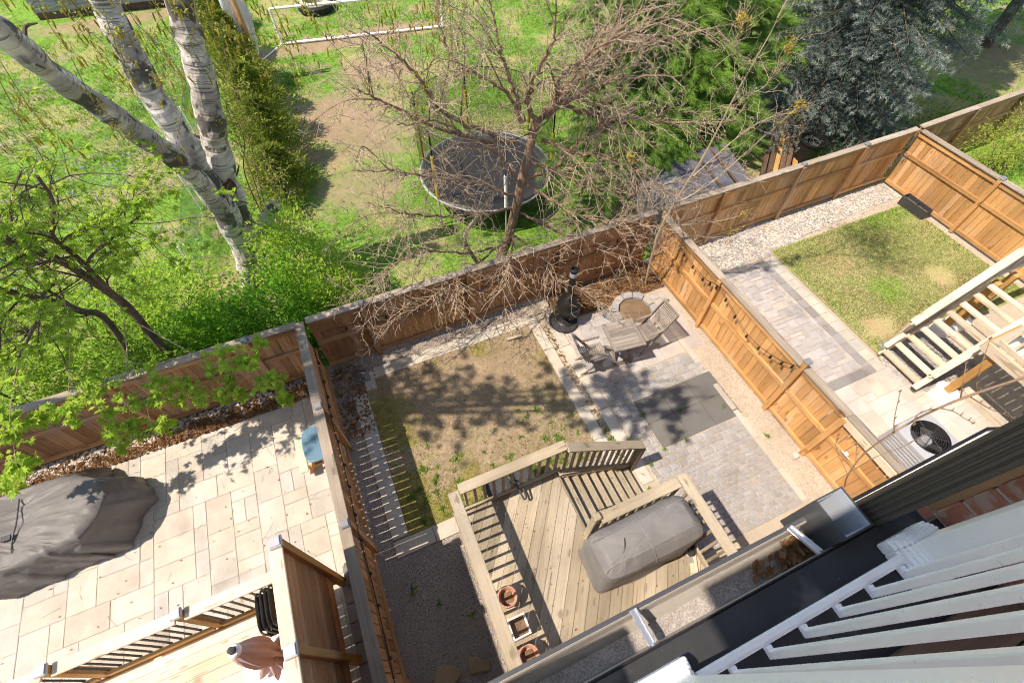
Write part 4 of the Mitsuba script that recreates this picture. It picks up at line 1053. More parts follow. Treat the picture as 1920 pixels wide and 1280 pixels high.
t = thing('balcony_railing', 'white balcony railing with square balusters and moulded post bases', 'railing')
def post(x, y):
    k_ = put(M().box(x - .055, x + .055, y - .055, y + .055, 6.24, 7.75, 0, .004), 'm_white', 'post', t)
    for (h, z0, z1) in ((.095, 6.237, 6.31), (.086, 6.31, 6.335), (.078, 6.335, 6.355), (.068, 6.355, 6.375)):
        m = M(); w_ = h
        m.box(x - w_, x + w_, y + .056, y + w_, z0, z1 - .001, 0, .004); m.box(x - w_, x + w_, y - w_, y - .056, z0, z1 - .001, 0, .004)
        m.box(x - w_, x - .056, y - .0555, y + .0555, z0, z1 - .001, 0, .004); m.box(x + .056, x + w_, y - .0555, y + .0555, z0, z1 - .001, 0, .004)
        put(m, 'm_white', 'base_moulding', k_)
post(1.552, -.262); post(.462, -.262)
BY = -.262
put(M().bar((.56, -.231, 6.305), (1.456, -.231, 6.305), .024, .03, (0, 0, 1), 0, .004), 'm_white', 'bottom_rail', t)
put(M().bar((.56, -.2475, 6.298), (1.47, -.2475, 6.298), .007, .016, (0, 0, 1)), 'm_white', 'bottom_rail', t)
for x in (1.425, 1.271, 1.121, .969, .82, .675): put(M().box(x - .011, x + .011, -.288, -.2515, 6.300, 6.324), 'm_white', 'bracket', t)
put(M().bar((.50, BY, 7.70), (1.50, BY, 7.70), .07, .05, (0, 0, 1), 0, .006), 'm_white', 'top_rail', t)
for x in (1.425, 1.271, 1.121, .969, .82, .675, .56):
    put(M().bar((x, BY - .014, 6.325), (x, BY, 7.68), .0255, .0255, (1, 0, 0), 0, .003), 'm_white', 'baluster', t)

# brick return wall beside the post, with a weathered corner board
t = thing('brick_wall', 'old red brick wall with pale mortar at the end of the balcony', 'wall')
put(M().box(1.778, 2.6, -1.9, -.172, 6.221, 8.9, code(7, 3)), 'm_stone', 'mortar', t)
for r_ in range(17):
    z = 6.235 + r_ * .152
    for k in range(3):
        y1_ = -.166 - k * .28 + (.13 if r_ % 2 and k else 0); L = .13 if (r_ % 2 and k == 0) else .266
        put(M().box(1.765 + random.uniform(0, .004), 1.9, y1_ - L, y1_, z, z + .138, code(6), .008), 'm_stone', 'brick', t)
put(M().bar((1.79, -.131, 6.23), (1.79, -.131, 8.9), .03, .062, (0, 1, 0), code(5, 5)), 'm_wood', 'corner_board', t)

# the body of the house and the roof over the balcony (above the camera)
t = thing('house', 'brick house that carries the balcony and the flat roof', 'house')
put(M().box(-4.1, 6.0, -8.0, -.13, -.1, 6.05, code(6, 8)), 'm_stone', 'wall', t)
put(M().box(-1.12, .80, -2.1, .035, 9.3, 9.46), 'm_white', 'canopy', t)
put(M().box(2.7, 6.0, -8.0, -.9, 6.05, 8.6, code(6, 8)), 'm_stone', 'upper_wall', t)
put(M().box(-.82, -.66, -2.0, .02, 6.24, 7.95), 'm_white', 'wing_wall', t)

# ================================================================ plants
gx = np.random.default_rng(77)
def unit(v): return v / (np.linalg.norm(v, axis=-1, keepdims=True) + 1e-12)

LEAF = {
    'maple': (np.array([(0, 0, 0), (.0, .16, 0), (-.18, .10, 0), (-.52, .30, 0), (-.20, .42, 0), (-.42, .80, -.02), (-.12, .66, 0), (0, 1.08, -.06), (.12, .66, 0), (.42, .80, -.02), (.20, .42, 0), (.52, .30, 0), (.18, .10, 0)]),
              np.array([(0, 3, 2), (0, 4, 3), (0, 6, 4), (4, 6, 5), (0, 7, 6), (0, 8, 7), (0, 10, 8), (8, 10, 9), (0, 11, 10), (0, 12, 11)])),
    'oval': (np.array([(0, 0, 0), (-.26, .38, .03), (0, .42, -.04), (.26, .38, .03), (0, 1, -.02)]), np.array([(0, 2, 1), (0, 3, 2), (1, 2, 4), (2, 3, 4)])),
    'blade': (np.array([(-.07, 0, 0), (.07, 0, 0), (0, 1, 0)]), np.array([(0, 1, 2)])),
    'needle': (np.array([(-.028, 0, 0), (.028, 0, 0), (0, 1, -.08)]), np.array([(0, 1, 2)])),
    'long': (np.array([(0, 0, 0), (-.11, .45, .05), (.11, .45, .05), (0, 1, -.12)]), np.array([(0, 2, 1), (1, 2, 3)])),
}
def leaves(P, D, size, shape, pal, tone=None, droop=0.0, face=None, wob=.5):
    """One leaf per row: base P, growing along D; size (n,). pal and tone choose its colour."""
    tv, tf = LEAF[shape]; n = len(P)
    D = unit(D + np.c_[np.zeros((n, 2)), np.full(n, -droop)])
    upx = np.array([0, 0, 1.0]) + gx.normal(0, wob, (n, 3)) if face is None else face + gx.normal(0, wob, (n, 3))
    X = unit(np.cross(D, upx)); N = np.cross(X, D)
    s = np.broadcast_to(size, (n,))[:, None, None]
    V = P[:, None] + s * (tv[None, :, :1] * X[:, None] + tv[None, :, 1:2] * D[:, None] + tv[None, :, 2:] * N[:, None])
    F = (tf[None] + np.arange(n)[:, None, None] * len(tv)).reshape(-1, 3)
    t = gx.integers(0, 16, n) if tone is None else np.clip(np.round(tone), 0, 15)
    c_ = 2.0 * (np.broadcast_to(pal, (n,)) * 16 + t)
    UV = np.stack([np.zeros(n * len(tv)), np.repeat(c_, len(tv))], 1)
    return V.reshape(-1, 3), F, UV

def join(parts):
    m = M()
    for p in parts: m.add(*p)
    return m

def sphere_dirs(n, up=0.0):
    d = unit(gx.normal(size=(n, 3))); d[:, 2] += up
    return unit(d)

def branches(m, start, d0, length, r0, levels, pal, n_side, seed, droop=0.0, spread=.75, wander=.25, ends=None, sides=(7, 5, 4, 3), seg=.16, ratio=.5, upb=0.0, minr=.0022):
    """A shoot that wanders, carrying side shoots; records shoot ends and their directions."""
    r = np.random.default_rng(seed)
    stack = [(np.array(start, float), unit(np.array(d0, float)), length, r0, 0)]
    while stack:
        p, d, L, rad, lv = stack.pop()
        k = max(3, int(L / seg)); pts = [p]; dirs = [d]
        for i in range(k):
            d = unit(d + r.normal(0, wander / math.sqrt(k) * 1.6, 3) + np.array([0, 0, (upb - droop * (i / k)) / k * 2]))
            p = p + d * L / k; pts.append(p); dirs.append(d)
        rr = np.linspace(rad, max(rad * .35, minr), k + 1)
        m.tube(pts, rr, sides[min(lv, len(sides) - 1)], code(pal, r.integers(16)), cap=False)
        if ends is not None and lv >= levels - 1:
            for i in range(1, k + 1): ends.append((pts[i], dirs[i], lv))
        if lv < levels:
            ns = n_side[min(lv, len(n_side) - 1)]
            for j in range(ns):
                q = r.uniform(.15, 1.0) if j else 1.0
                i = min(k, int(q * k)); a = unit(r.normal(size=3)); a = unit(a - (a @ dirs[i]) * dirs[i])
                nd = unit(dirs[i] * (1 - spread * .5) + a * spread)
                stack.append((pts[i], nd, L * ratio * r.uniform(.6, 1.2), max(rr[i] * .6, minr), lv + 1))

# ---------------------------------------------------------------- the leafless tree over the fence
bt = thing('bare_tree', 'leafless brown tree spreading its twigs over the fence and the garden bed', 'tree')
m = M()
trunk = curve([(2.813, 7.350, 0.076), (3.064, 7.300, 0.725), (3.206, 7.200, 1.574), (3.367, 7.200, 2.428), (3.511, 7.200, 3.069), (3.609, 7.200, 3.477)], 20)
trunk = np.vstack([[trunk[0] - [0, 0, .5]], trunk])
m.tube(trunk, np.linspace(.115, .075, len(trunk)), 10, code(3, 9))
t2 = curve([(2.465, 7.300, 0.127), (2.161, 7.200, 0.919), (2.074, 7.100, 1.484), (2.351, 6.900, 2.089)], 12); m.tube(t2, np.linspace(.05, .03, len(t2)), 7, code(1, 5))
put(m, 'm_bark', 'trunk', bt)
mains = [
  ([(3.611, 7.200, 3.437), (3.420, 7.200, 3.899), (3.431, 7.100, 4.209), (3.535, 6.900, 4.667), (3.579, 6.700, 5.104), (3.458, 6.500, 5.643)], .045),
  ([(3.748, 7.200, 3.573), (3.909, 7.100, 3.909), (3.923, 7.000, 4.277), (4.549, 6.800, 4.754), (5.715, 6.600, 5.046)], .05),
  ([(3.782, 7.200, 3.536), (4.052, 7.200, 3.670), (4.534, 7.000, 3.947), (4.939, 6.800, 4.138), (5.872, 6.400, 4.200)], .055),
  ([(4.046, 7.200, 3.738), (4.725, 7.000, 3.430), (5.405, 6.800, 3.341), (6.424, 6.500, 3.165), (7.414, 6.200, 3.173)], .04),
  ([(3.371, 7.200, 3.532), (3.147, 7.400, 4.330), (3.055, 7.600, 4.796), (2.988, 7.700, 5.287)], .036),
  ([(3.332, 7.200, 3.473), (3.103, 7.300, 4.006), (2.566, 7.400, 4.439), (2.348, 7.500, 4.564), (2.173, 7.600, 4.989), (2.149, 7.600, 5.435)], .036),
  ([(3.161, 7.200, 3.178), (2.257, 7.000, 3.861), (1.843, 6.900, 4.217), (1.601, 6.800, 4.712), (1.314, 6.700, 5.141), (0.874, 6.600, 5.608)], .038),
  ([(3.202, 7.200, 3.199), (2.324, 6.900, 3.650), (1.473, 6.700, 4.240), (0.962, 6.500, 4.752), (0.580, 6.300, 5.101)], .036),
  ([(3.165, 7.200, 2.486), (2.808, 7.000, 3.137), (2.176, 6.800, 3.781), (1.639, 6.600, 4.255), (1.057, 6.400, 4.443)], .034),
  ([(3.323, 7.200, 2.380), (3.865, 7.000, 2.550), (4.220, 6.900, 2.970), (4.678, 6.800, 3.306), (5.253, 6.600, 3.883)], .045),
  ([(3.736, 7.200, 3.098), (4.228, 6.900, 2.902), (4.861, 6.700, 2.781), (5.419, 6.400, 2.472), (6.387, 6.000, 1.859)], .036),
  ([(3.148, 7.200, 1.012), (3.233, 6.700, 1.152), (3.436, 6.200, 0.961), (3.574, 5.700, 0.757), (4.150, 5.300, 0.448), (4.557, 5.100, 0.265)], .024),
  ([(3.172, 7.200, 1.154), (2.910, 6.600, 1.433), (2.582, 6.000, 1.553), (2.301, 5.600, 1.466), (2.135, 5.200, 0.599)], .02),
  ([(3.022, 7.200, 0.827), (2.615, 6.800, 1.163), (1.792, 6.300, 1.238), (1.141, 5.900, 1.480), (0.600, 5.600, 1.526), (-0.194, 5.300, 1.735)], .022),
  ([(2.896, 7.200, 0.796), (2.037, 6.800, 1.266), (1.221, 6.500, 1.907), (0.600, 6.200, 2.162), (0.114, 5.900, 2.213)], .022),
  ([(3.327, 7.200, 1.533), (3.845, 6.600, 1.382), (4.555, 6.100, 1.075), (5.291, 5.800, 0.749), (6.559, 5.400, 0.247)], .026),
  ([(3.369, 7.200, 2.306), (3.841, 6.700, 2.014), (4.503, 6.300, 1.705), (5.408, 5.900, 1.576), (6.213, 5.600, 1.252)], .028),
  ([(3.205, 7.200, 1.711), (2.351, 6.900, 2.089), (1.461, 6.600, 2.556), (0.742, 6.400, 3.062), (0.363, 6.200, 3.489)], .026),
  ([(3.261, 7.200, 1.959), (2.421, 7.000, 2.662), (1.411, 6.700, 3.321), (0.741, 6.500, 3.739), (0.283, 6.300, 3.998)], .026),
  ([(3.413, 7.200, 2.764), (4.076, 6.800, 2.492), (5.043, 6.500, 2.043), (5.913, 6.300, 2.051), (7.043, 6.100, 2.112)], .03),
  ([(3.552, 7.200, 3.371), (4.307, 7.200, 4.148), (5.019, 7.200, 4.686), (5.604, 7.200, 5.127)], .04),
  ([(3.552, 7.200, 3.371), (4.960, 7.600, 4.028), (6.644, 7.800, 4.110), (8.583, 8.000, 4.009)], .04),
]
limbs, twigs = M(), M()
lines = []
for k, (P, r0) in enumerate(mains):
    c_ = curve(P, 30); c_[1:-1] += gx.normal(0, .014, (len(c_) - 2, 3)); lines.append((c_, np.linspace(r0 * 1.15, .008, len(c_)), .085))
    d0 = c_[-1] - c_[len(c_) // 2]
    for j in range(4):
        i = int(gx.uniform(.18, .85) * len(c_)); d = unit(c_[i + 1] - c_[i - 1]); a = unit(gx.normal(size=3)); a = unit(a - (a @ d) * d)
        L = gx.uniform(.8, 1.9); e = c_[i] + unit(d * .9 + a * .8) * L; mid = lerp(c_[i], e, .5) + [0, 0, .10 * L] + gx.normal(0, .05, 3); e = e - [0, 0, .14 * L]
        if e[1] < 4.0 or e[2] < .5: continue
        q_ = curve([c_[i], mid, e], 18); lines.append((q_, np.linspace(max(.010, r0 * .42 * (1 - .6 * i / len(c_))), .0045, len(q_)), .115))
for c_, rr, sp in lines:
    limbs.tube(c_, rr, 6, code(3), cap=False)
    n = len(c_); L = np.linalg.norm(np.diff(c_, axis=0), axis=1).sum()
    for j in range(int(L / sp)):
        i = min(n - 2, max(1, int(gx.uniform(.10, 1) * (n - 1)))); d = unit(c_[i + 1] - c_[i - 1])
        a = unit(gx.normal(size=3)); a[2] *= .7; a = unit(a - (a @ d) * d)
        branches(twigs, c_[i], unit(d * .8 + a * .9), gx.uniform(.30, 1.0) * (1.1 - .4 * i / n), min(rr[i] * .6, .0085), 1, 1, (8,), int(gx.integers(1e9)), droop=.22, spread=.85, wander=.18, sides=(4, 3, 3), seg=.2, ratio=.20, minr=.0029)
put(limbs, 'm_bark', 'limbs', bt); put(twigs, 'm_bark', 'crown', bt, kind='stuff')

# ---------------------------------------------------------------- sapling with yellow buds in the corner of the patio
t = thing('sapling', 'thin bare sapling with yellow leaf buds beside the corner of the orange fence', 'tree')
m = M(); lf = []
for P, r0 in [([(5.750, 5.550, -0.161), (5.546, 5.450, 1.185), (5.444, 5.350, 1.942), (5.503, 5.300, 2.464), (5.552, 5.200, 3.033), (5.609, 5.100, 3.639), (5.645, 5.000, 4.521), (5.680, 4.950, 4.938), (5.743, 4.900, 5.425), (5.759, 4.900, 5.593)], .03),
              ([(5.503, 5.300, 2.464), (6.081, 5.200, 2.823), (6.534, 5.100, 3.398), (6.706, 5.000, 3.752), (6.917, 4.900, 4.159), (6.978, 4.900, 4.231)], .012),
              ([(5.444, 5.350, 1.942), (6.083, 5.200, 1.907), (6.785, 5.100, 1.853), (7.169, 5.000, 1.962)], .010),
              ([(5.630, 5.200, 3.117), (6.152, 5.100, 3.737), (6.546, 5.000, 4.042), (7.072, 4.900, 4.082)], .010),
              ([(5.645, 5.000, 4.521), (6.021, 4.900, 4.669), (6.125, 4.900, 4.905), (6.060, 4.800, 5.330)], .008),
              ([(5.680, 4.950, 4.938), (5.239, 4.900, 5.333), (5.183, 4.900, 5.702)], .008),
              ([(5.546, 5.450, 1.185), (5.809, 5.300, 1.650), (6.714, 5.100, 1.421), (7.092, 5.000, 1.581)], .010),
              ([(6.135, 5.300, -0.447), (6.517, 5.000, -0.021), (6.953, 4.900, 0.157)], .012),
              ([(5.562, 5.300, 2.565), (4.650, 5.200, 3.397), (4.183, 5.200, 3.904)], .010),
              ([(5.759, 4.900, 5.593), (5.84, 4.86, 6.2), (6.1, 4.8, 6.9), (6.7, 4.7, 7.3), (7.3, 4.6, 7.5)], .0121), ([(6.1, 4.8, 6.9), (6.5, 4.4, 7.3), (6.9, 4.1, 7.6)], .0121), ([(6.1, 4.8, 6.9), (6.5, 4.9, 7.6), (6.6, 5.0, 8.2)], .0121)]:
    c_ = curve(P, 26); rr = np.linspace(r0, .004, len(c_)); m.tube(c_, rr, 6, code(1, 10), cap=False)
    for j in range(int(len(c_) * .8)):
        i = gx.integers(3, len(c_) - 1); d = unit(c_[min(i + 1, len(c_) - 1)] - c_[i - 1]); a = unit(gx.normal(size=3))
        branches(m, c_[i], unit(d + a * .7), gx.uniform(.15, .5), min(.005, rr[i] * .6), 1, 1, (3,), int(gx.integers(1e9)), sides=(4, 3), seg=.12, minr=.0018)
    if r0 < .02:
        for q in ([len(c_) - 1, len(c_) - 3] if r0 != .012 else [len(c_) - 1, len(c_) - 2, len(c_) - 8]):
            k = 20 if c_[q][2] < 7.2 else 420; P0 = c_[q] + gx.normal(0, .04 if k < 99 else .36, (k, 3)); lf.append(leaves(P0, sphere_dirs(k), gx.uniform(.035, .075, k), 'oval', 13))
put(m, 'm_bark', 'trunk', t); put(join(lf), 'm_leaf', 'buds', t, kind='stuff')

# ---------------------------------------------------------------- birch with three white stems
t = thing('birch_tree', 'white birch with three thick stems and hanging catkins on the far lawn', 'tree')
m = M()
stems = [([(-2.417, 9.100, -0.202), (-2.209, 9.100, 0.412), (-2.019, 9.100, 1.278), (-1.929, 9.100, 2.067), (-1.817, 9.100, 2.754), (-1.609, 9.100, 3.538), (-1.405, 9.100, 4.302), (-1.279, 9.100, 4.866), (-1.179, 9.100, 5.371), (-1.109, 9.100, 5.737)], .30, .22),
         ([(-2.303, 9.050, 0.415), (-2.117, 8.900, 1.338), (-2.047, 8.800, 2.327), (-2.064, 8.750, 2.998), (-2.048, 8.700, 3.818), (-2.065, 8.700, 4.443), (-2.022, 8.700, 5.178), (-1.964, 8.700, 5.670), (-1.933, 8.700, 6.004)], .25, .20),
         ([(-2.206, 8.950, 0.875), (-2.113, 8.750, 1.878), (-2.091, 8.500, 2.848), (-2.151, 8.200, 3.648), (-2.309, 7.900, 4.271), (-2.415, 7.600, 4.816), (-2.513, 7.300, 5.313), (-2.537, 7.000, 5.762), (-2.547, 6.800, 6.067), (-2.545, 6.600, 6.340)], .22, .14)]
for k, (P, a, b) in enumerate(stems):
    c_ = curve(P, 60); n = len(c_)
    rr = .84 * np.linspace(a, b, n) * (1 + .06 * np.sin(np.arange(n) * .9 + k)) * np.where(np.arange(n) < 8, 1 + .03 * (8 - np.arange(n)), 1)
    mm = M(); mm.tube(c_, rr, 22, code(0, 9))
    v, f, uv = mm.arrays(); ctr = np.repeat(c_, 22, 0); dd = v - ctr
    v = ctr + dd * (1 + (meshkit.fbm(v * 3.2, 3) - .5)[:, None] * .42 + (meshkit.noise(v * np.array([9, 9, 9.])) - .5)[:, None] * .09)
    uv[:, 1] = code(0, 9) + np.tile(np.cos(np.arange(22) * 2 * np.pi / 22), n) * .3
    put((v, f, uv), 'm_bark', 'stem', t)
    for j in range(5):
        i = int(gx.integers(10, n - 8)); d_ = unit(gx.normal(size=3) * [1, 1, .4] + [0, 0, .8]); L_ = gx.uniform(.08, .30)
        e_ = curve([c_[i] + d_ * rr[i] * .7, c_[i] + d_ * (rr[i] + L_ * .5) + [0, 0, .05], c_[i] + d_ * (rr[i] + L_) + gx.normal(0, .06, 3)], 8)
        put(M().tube(e_, np.linspace(.032, .008, len(e_)), 6, code(2, 9)), 'm_bark', 'side_branch', t)
c_ = curve([(-1.871, 9.100, 1.225), (-1.600, 9.100, 1.419), (-1.366, 9.100, 1.688), (-1.204, 9.100, 1.783)], 12); mm = M().tube(c_, np.linspace(.17, .10, len(c_)), 14, code(0, 4)); put(mm, 'm_bark', 'limb_stub', t)
mm = M()
for e in ([(-1.204, 9.100, 1.783), (-1.360, 9.100, 1.991)], [(-1.204, 9.100, 1.783), (-1.121, 9.100, 1.890)]): mm.tube(curve([c_[-1], (np.array(e[0]) + e[1]) / 2, e[1]], 6), [.09, .07, .05, .04, .03, .02][:len(curve([c_[-1], (np.array(e[0]) + e[1]) / 2, e[1]], 6))], 9, code(3, 4))
v, f, uv = mm.arrays(); put((v, f, uv), 'm_wood', 'broken_wood', t, label='torn pale wood of the broken limb')
kn = M().lathe([(.0, .02), (.05, .02), (.085, .0), (.11, .03), (.12, -.02)], (0, 0, 0), 16, code(6, 4)); kv, kf, kuv = kn.arrays()
kc = np.array((-1.793, 8.860, 2.564)); kd = unit(np.array([.05, -1.0, .35])); kx = unit(np.cross(kd, [0, 0, 1])); ky = np.cross(kx, kd)
kv = kc + kv[:, :1] * kx + kv[:, 1:2] * ky * 1.4 + kv[:, 2:] * kd; kuv[:, 1] = code(6, 7)
put((kv, kf, kuv), 'm_wood', 'knot_scar', t)
mm, lf, cat = M(), [], M()
for k in range(70):
    u = gx.uniform(0, 1) ** .8
    base = np.array([gx.uniform(-4.6, 3.2), gx.uniform(6.2, 9.0), gx.uniform(5.7, 6.9)])
    L = gx.uniform(.5, 1.7)
    P = [base, base + [gx.normal(0, .2), gx.normal(0, .2), -L * .45], base + [gx.normal(0, .34), gx.normal(0, .34), -L]]
    c_ = curve(P, 14); mm.tube(c_, np.linspace(.004, .002, len(c_)), 4, code(2, 8), cap=False)
    for i in range(3, len(c_)):
        for q in range(gx.integers(1, 4)):
            a = unit(np.array([gx.normal(), gx.normal(), -.3])); e = c_[i] + a * gx.uniform(.03, .12)
            mm.tube([c_[i], e], [.0025, .0015], 3, code(2, 3), cap=False)
            if gx.uniform() < .55:
                l_ = gx.uniform(.06, .12); d = np.array([gx.normal(0, .12), gx.normal(0, .12), -1])
                cat.tube([e, e + d * l_ * .5, e + d * l_], [.009, .011, .005], 5, code(2), cap=False)
            P0 = e + gx.normal(0, .02, (3, 3)); lf.append(leaves(P0, sphere_dirs(3, -.2), gx.uniform(.025, .05, 3), 'oval', 8))
v, f, uv = cat.arrays(); uv[:, 1] = 2.0 * (2 * 16 + np.repeat(gx.integers(0, 16, len(v) // 5 + 1), 5)[:len(v)])
put(mm, 'm_bark', 'twigs', t, kind='stuff'); put((v, f, uv), 'm_leaf', 'catkins', t, kind='stuff'); put(join(lf), 'm_leaf', 'foliage', t, kind='stuff')

# ---------------------------------------------------------------- maples on the left, over the fence
def clusters(P, D, size, per, pal, shape='maple', droop=.35, spread=1.0):
    n = len(P); idx = np.repeat(np.arange(n), per)
    d = unit(D[idx] * .45 + spread * sphere_dirs(n * per) * np.array([1, 1, .55]))
    return leaves(P[idx] + d * .012, d, np.repeat(np.broadcast_to(size, (n,)), per) * gx.uniform(.65, 1.15, n * per), shape, pal, None, droop, None, .45)

def maple(label, limb_list, seed, n_side, hang=()):
    t = thing('maple_tree', label, 'tree', None)
    tr, tw, ends = M(), M(), []
    for P, a, b in limb_list:
        c_ = curve(P, 26); rr = np.linspace(a, b, len(c_)); tr.tube(c_, rr * .8, 9, code(2, 11))
        for j in range(n_side):
            i = gx.integers(7, len(c_) - 1); d = unit(c_[i] - c_[i - 1]); a_ = unit(gx.normal(size=3)); a_[2] = abs(a_[2]) * .35
            branches(tw, c_[i], unit(d * .55 + a_), gx.uniform(.6, 1.35), min(.016, rr[i] * .5), 2, 2, (5, 3), int(gx.integers(1e9)), droop=.30, spread=.8, wander=.35, ends=ends, sides=(5, 4, 3), seg=.2, ratio=.5, minr=.0025)
    lf = []
    E_ = np.array([e[0] for e in ends]); D_ = np.array([e[1] for e in ends])
    keep = gx.uniform(size=len(E_)) < .30
    lf.append(clusters(E_[keep], D_[keep], gx.uniform(.055, .10, keep.sum()), 6, 0))
    for P, r0, cl in hang:
        c_ = curve(P, 24); tw.tube(c_, np.linspace(r0, .003, len(c_)), 5, code(1, 9), cap=False)
        for q in cl:
            q = np.array(q); i = int(np.argmin(np.linalg.norm(c_ - q, axis=1))); tw.tube(curve([c_[i], (c_[i] + q) / 2 + [0, 0, .03], q], 8), np.linspace(.004, .002, len(curve([c_[i], (c_[i] + q) / 2, q], 8))), 4, code(1, 9), cap=False)
            Q = q + gx.normal(0, .06, (8, 3)); lf.append(clusters(Q, np.tile([0, -.2, -.3], (8, 1)), gx.uniform(.085, .13, 8), 5, 0, droop=.3))
    put(tr, 'm_bark', 'trunk', t); put(tw, 'm_bark', 'twigs', t, kind='stuff'); put(join(lf), 'm_leaf', 'crown', t, kind='stuff')
    return t

maple('young maple with fresh green leaves hanging over the brown fence and cream patio',
  [([(-3.45, 6.75, 0), (-3.657, 6.750, 1.190), (-3.553, 6.700, 2.374), (-3.546, 6.500, 3.180), (-3.524, 6.300, 3.724), (-3.709, 6.100, 4.345), (-3.831, 6.000, 4.688)], .085, .05),
   ([(-3.580, 6.700, 2.515), (-3.400, 6.400, 3.501), (-3.354, 6.300, 3.845), (-3.306, 6.200, 4.180), (-2.983, 6.100, 4.625), (-2.861, 6.000, 5.009)], .05, .022),
   ([(-3.521, 6.500, 3.115), (-3.334, 6.400, 3.554), (-2.901, 6.300, 3.841), (-2.685, 6.300, 3.962), (-2.342, 6.300, 4.107)], .03, .012),
   ([(-3.683, 6.300, 3.441), (-3.833, 6.100, 3.508), (-4.076, 5.900, 3.258), (-4.419, 5.700, 2.995), (-4.807, 5.500, 2.756)], .03, .01)], 5, 9,
  hang=[([(-3.640, 6.500, 2.319), (-3.737, 5.900, 2.059), (-3.956, 5.400, 1.863), (-4.187, 5.200, 1.444), (-4.267, 5.100, 1.232)], .010, [(-4.153, 5.150, 1.607), (-4.369, 5.100, 1.425), (-4.283, 5.100, 1.206), (-4.020, 5.200, 1.339), (-4.160, 5.300, 1.825), (-4.242, 5.400, 2.074)]),
        ([(-3.737, 5.900, 2.059), (-3.815, 5.500, 1.839), (-4.004, 5.200, 1.532)], .006, [(-3.787, 5.300, 1.708), (-3.464, 5.500, 1.931), (-4.073, 5.200, 1.441)]),
        ([(-3.737, 5.900, 2.059), (-3.670, 5.400, 1.786), (-3.790, 5.000, 1.309)], .006, [(-3.531, 5.300, 1.720), (-3.653, 5.100, 1.281), (-3.685, 5.100, 1.403)]),
        ([(-3.737, 5.900, 2.059), (-3.306, 5.600, 2.015), (-3.163, 5.400, 1.658)], .006, [(-3.103, 5.400, 1.876), (-3.358, 5.400, 1.761), (-3.329, 5.300, 1.536), (-3.044, 5.300, 1.704), (-3.112, 5.300, 1.445), (-3.375, 5.600, 2.089)]),
        ([(-3.456, 6.400, 2.209), (-3.114, 6.000, 2.137), (-2.843, 5.700, 1.991), (-2.534, 5.400, 1.819), (-2.270, 5.300, 1.590), (-2.078, 5.200, 1.259)], .009, [(-2.428, 5.500, 2.065), (-2.209, 5.500, 1.890), (-1.942, 5.500, 2.030), (-2.078, 5.400, 1.751), (-2.702, 5.500, 1.778), (-2.450, 5.400, 1.797), (-2.248, 5.400, 1.732), (-1.905, 5.200, 1.485), (-2.137, 5.200, 1.404), (-1.905, 5.100, 1.301), (-1.923, 5.100, 1.024), (-2.586, 5.300, 1.586), (-2.544, 5.200, 1.412), (-2.749, 5.200, 1.455), (-2.566, 5.200, 1.251)]),
        ([(-3.814, 6.200, 3.232), (-3.972, 5.800, 2.853), (-4.130, 5.500, 2.580), (-4.309, 5.200, 2.314)], .009, [(-4.352, 5.200, 2.269), (-4.049, 5.400, 2.396), (-4.000, 5.400, 2.243), (-4.330, 5.100, 2.194), (-4.588, 5.200, 2.295), (-4.691, 5.200, 2.184)]),
        ([(-4.179, 5.900, 3.198), (-4.555, 5.500, 2.856), (-4.861, 5.100, 2.465), (-5.075, 4.900, 2.053)], .009, [(-4.944, 5.100, 2.376), (-4.818, 5.200, 2.400), (-5.005, 5.000, 2.300), (-5.219, 4.900, 1.855), (-5.161, 4.800, 1.797), (-5.469, 4.800, 1.616), (-5.127, 4.900, 1.878), (-5.311, 4.800, 1.694)])])
maple('second maple trunk leaning left in front of the far lawn, partly hidden by leaves',
  [([(-4.5, 6.9, 0), (-4.058, 6.900, 1.986), (-4.105, 6.700, 2.541), (-4.128, 6.500, 2.995), (-4.263, 6.200, 3.617), (-4.349, 6.000, 4.033)], .07, .045),
   ([(-4.105, 6.700, 2.541), (-4.249, 6.800, 3.237), (-4.064, 6.900, 3.773), (-3.810, 7.000, 4.221), (-3.484, 7.100, 4.529)], .03, .012),
   ([(-4.128, 6.500, 2.995), (-4.674, 6.200, 2.725), (-5.029, 6.000, 2.550)], .02, .01)], 8, 9)
# the high crown of the same trees, above the view, that throws the dappled shade
t = thing('shade_tree', 'tall leafy tree left of the maples whose crown throws dappled shade on patio and bed', 'tree')
tr, tw, ends = M(), M(), []
tr.tube(curve([(-9.2, 6.9, 0), (-8.9, 6.6, 3.5), (-8.0, 6.0, 7.0), (-7.0, 5.4, 9.2)], 24), np.linspace(.2, .08, len(curve([(-9.2, 6.9, 0), (-8.9, 6.6, 3.5), (-8.0, 6.0, 7.0), (-7.0, 5.4, 9.2)], 24))), 10, code(2, 8))
for e in [(-.7, 2.9, 8.9), (-.3, 2.55, 8.7), (-.1, 3.0, 8.9), (-.5, 3.3, 9.1), (.1, 2.7, 8.8), (-4.6, 5.0, 9.6), (-4.4, 3.9, 10.2), (-5.6, 4.6, 9.8), (-6.0, 5.6, 9.6), (-5.2, 5.4, 9.9), (-4.9, 4.3, 9.4), (-6.4, 4.2, 10.2), (-7.2, 5.6, 10.6), (-6.6, 6.2, 8.6), (-4.0, 4.6, 9.9)]:
    c_ = curve([(-7.6, 5.75, 8.0), lerp((-7.6, 5.75, 8.0), e, .5) + [0, 0, .25], e], 16); tr.tube(c_, np.linspace(.06, .015, len(c_)), 6, code(2, 8))
    for j in range(7):
        i = gx.integers(8, len(c_) - 1); branches(tw, c_[i], sphere_dirs(1)[0] * [1, 1, .4], gx.uniform(.4, .8), .01, 2, 2, (4, 3), int(gx.integers(1e9)), ends=ends, sides=(4, 3, 3), seg=.22, minr=.003)
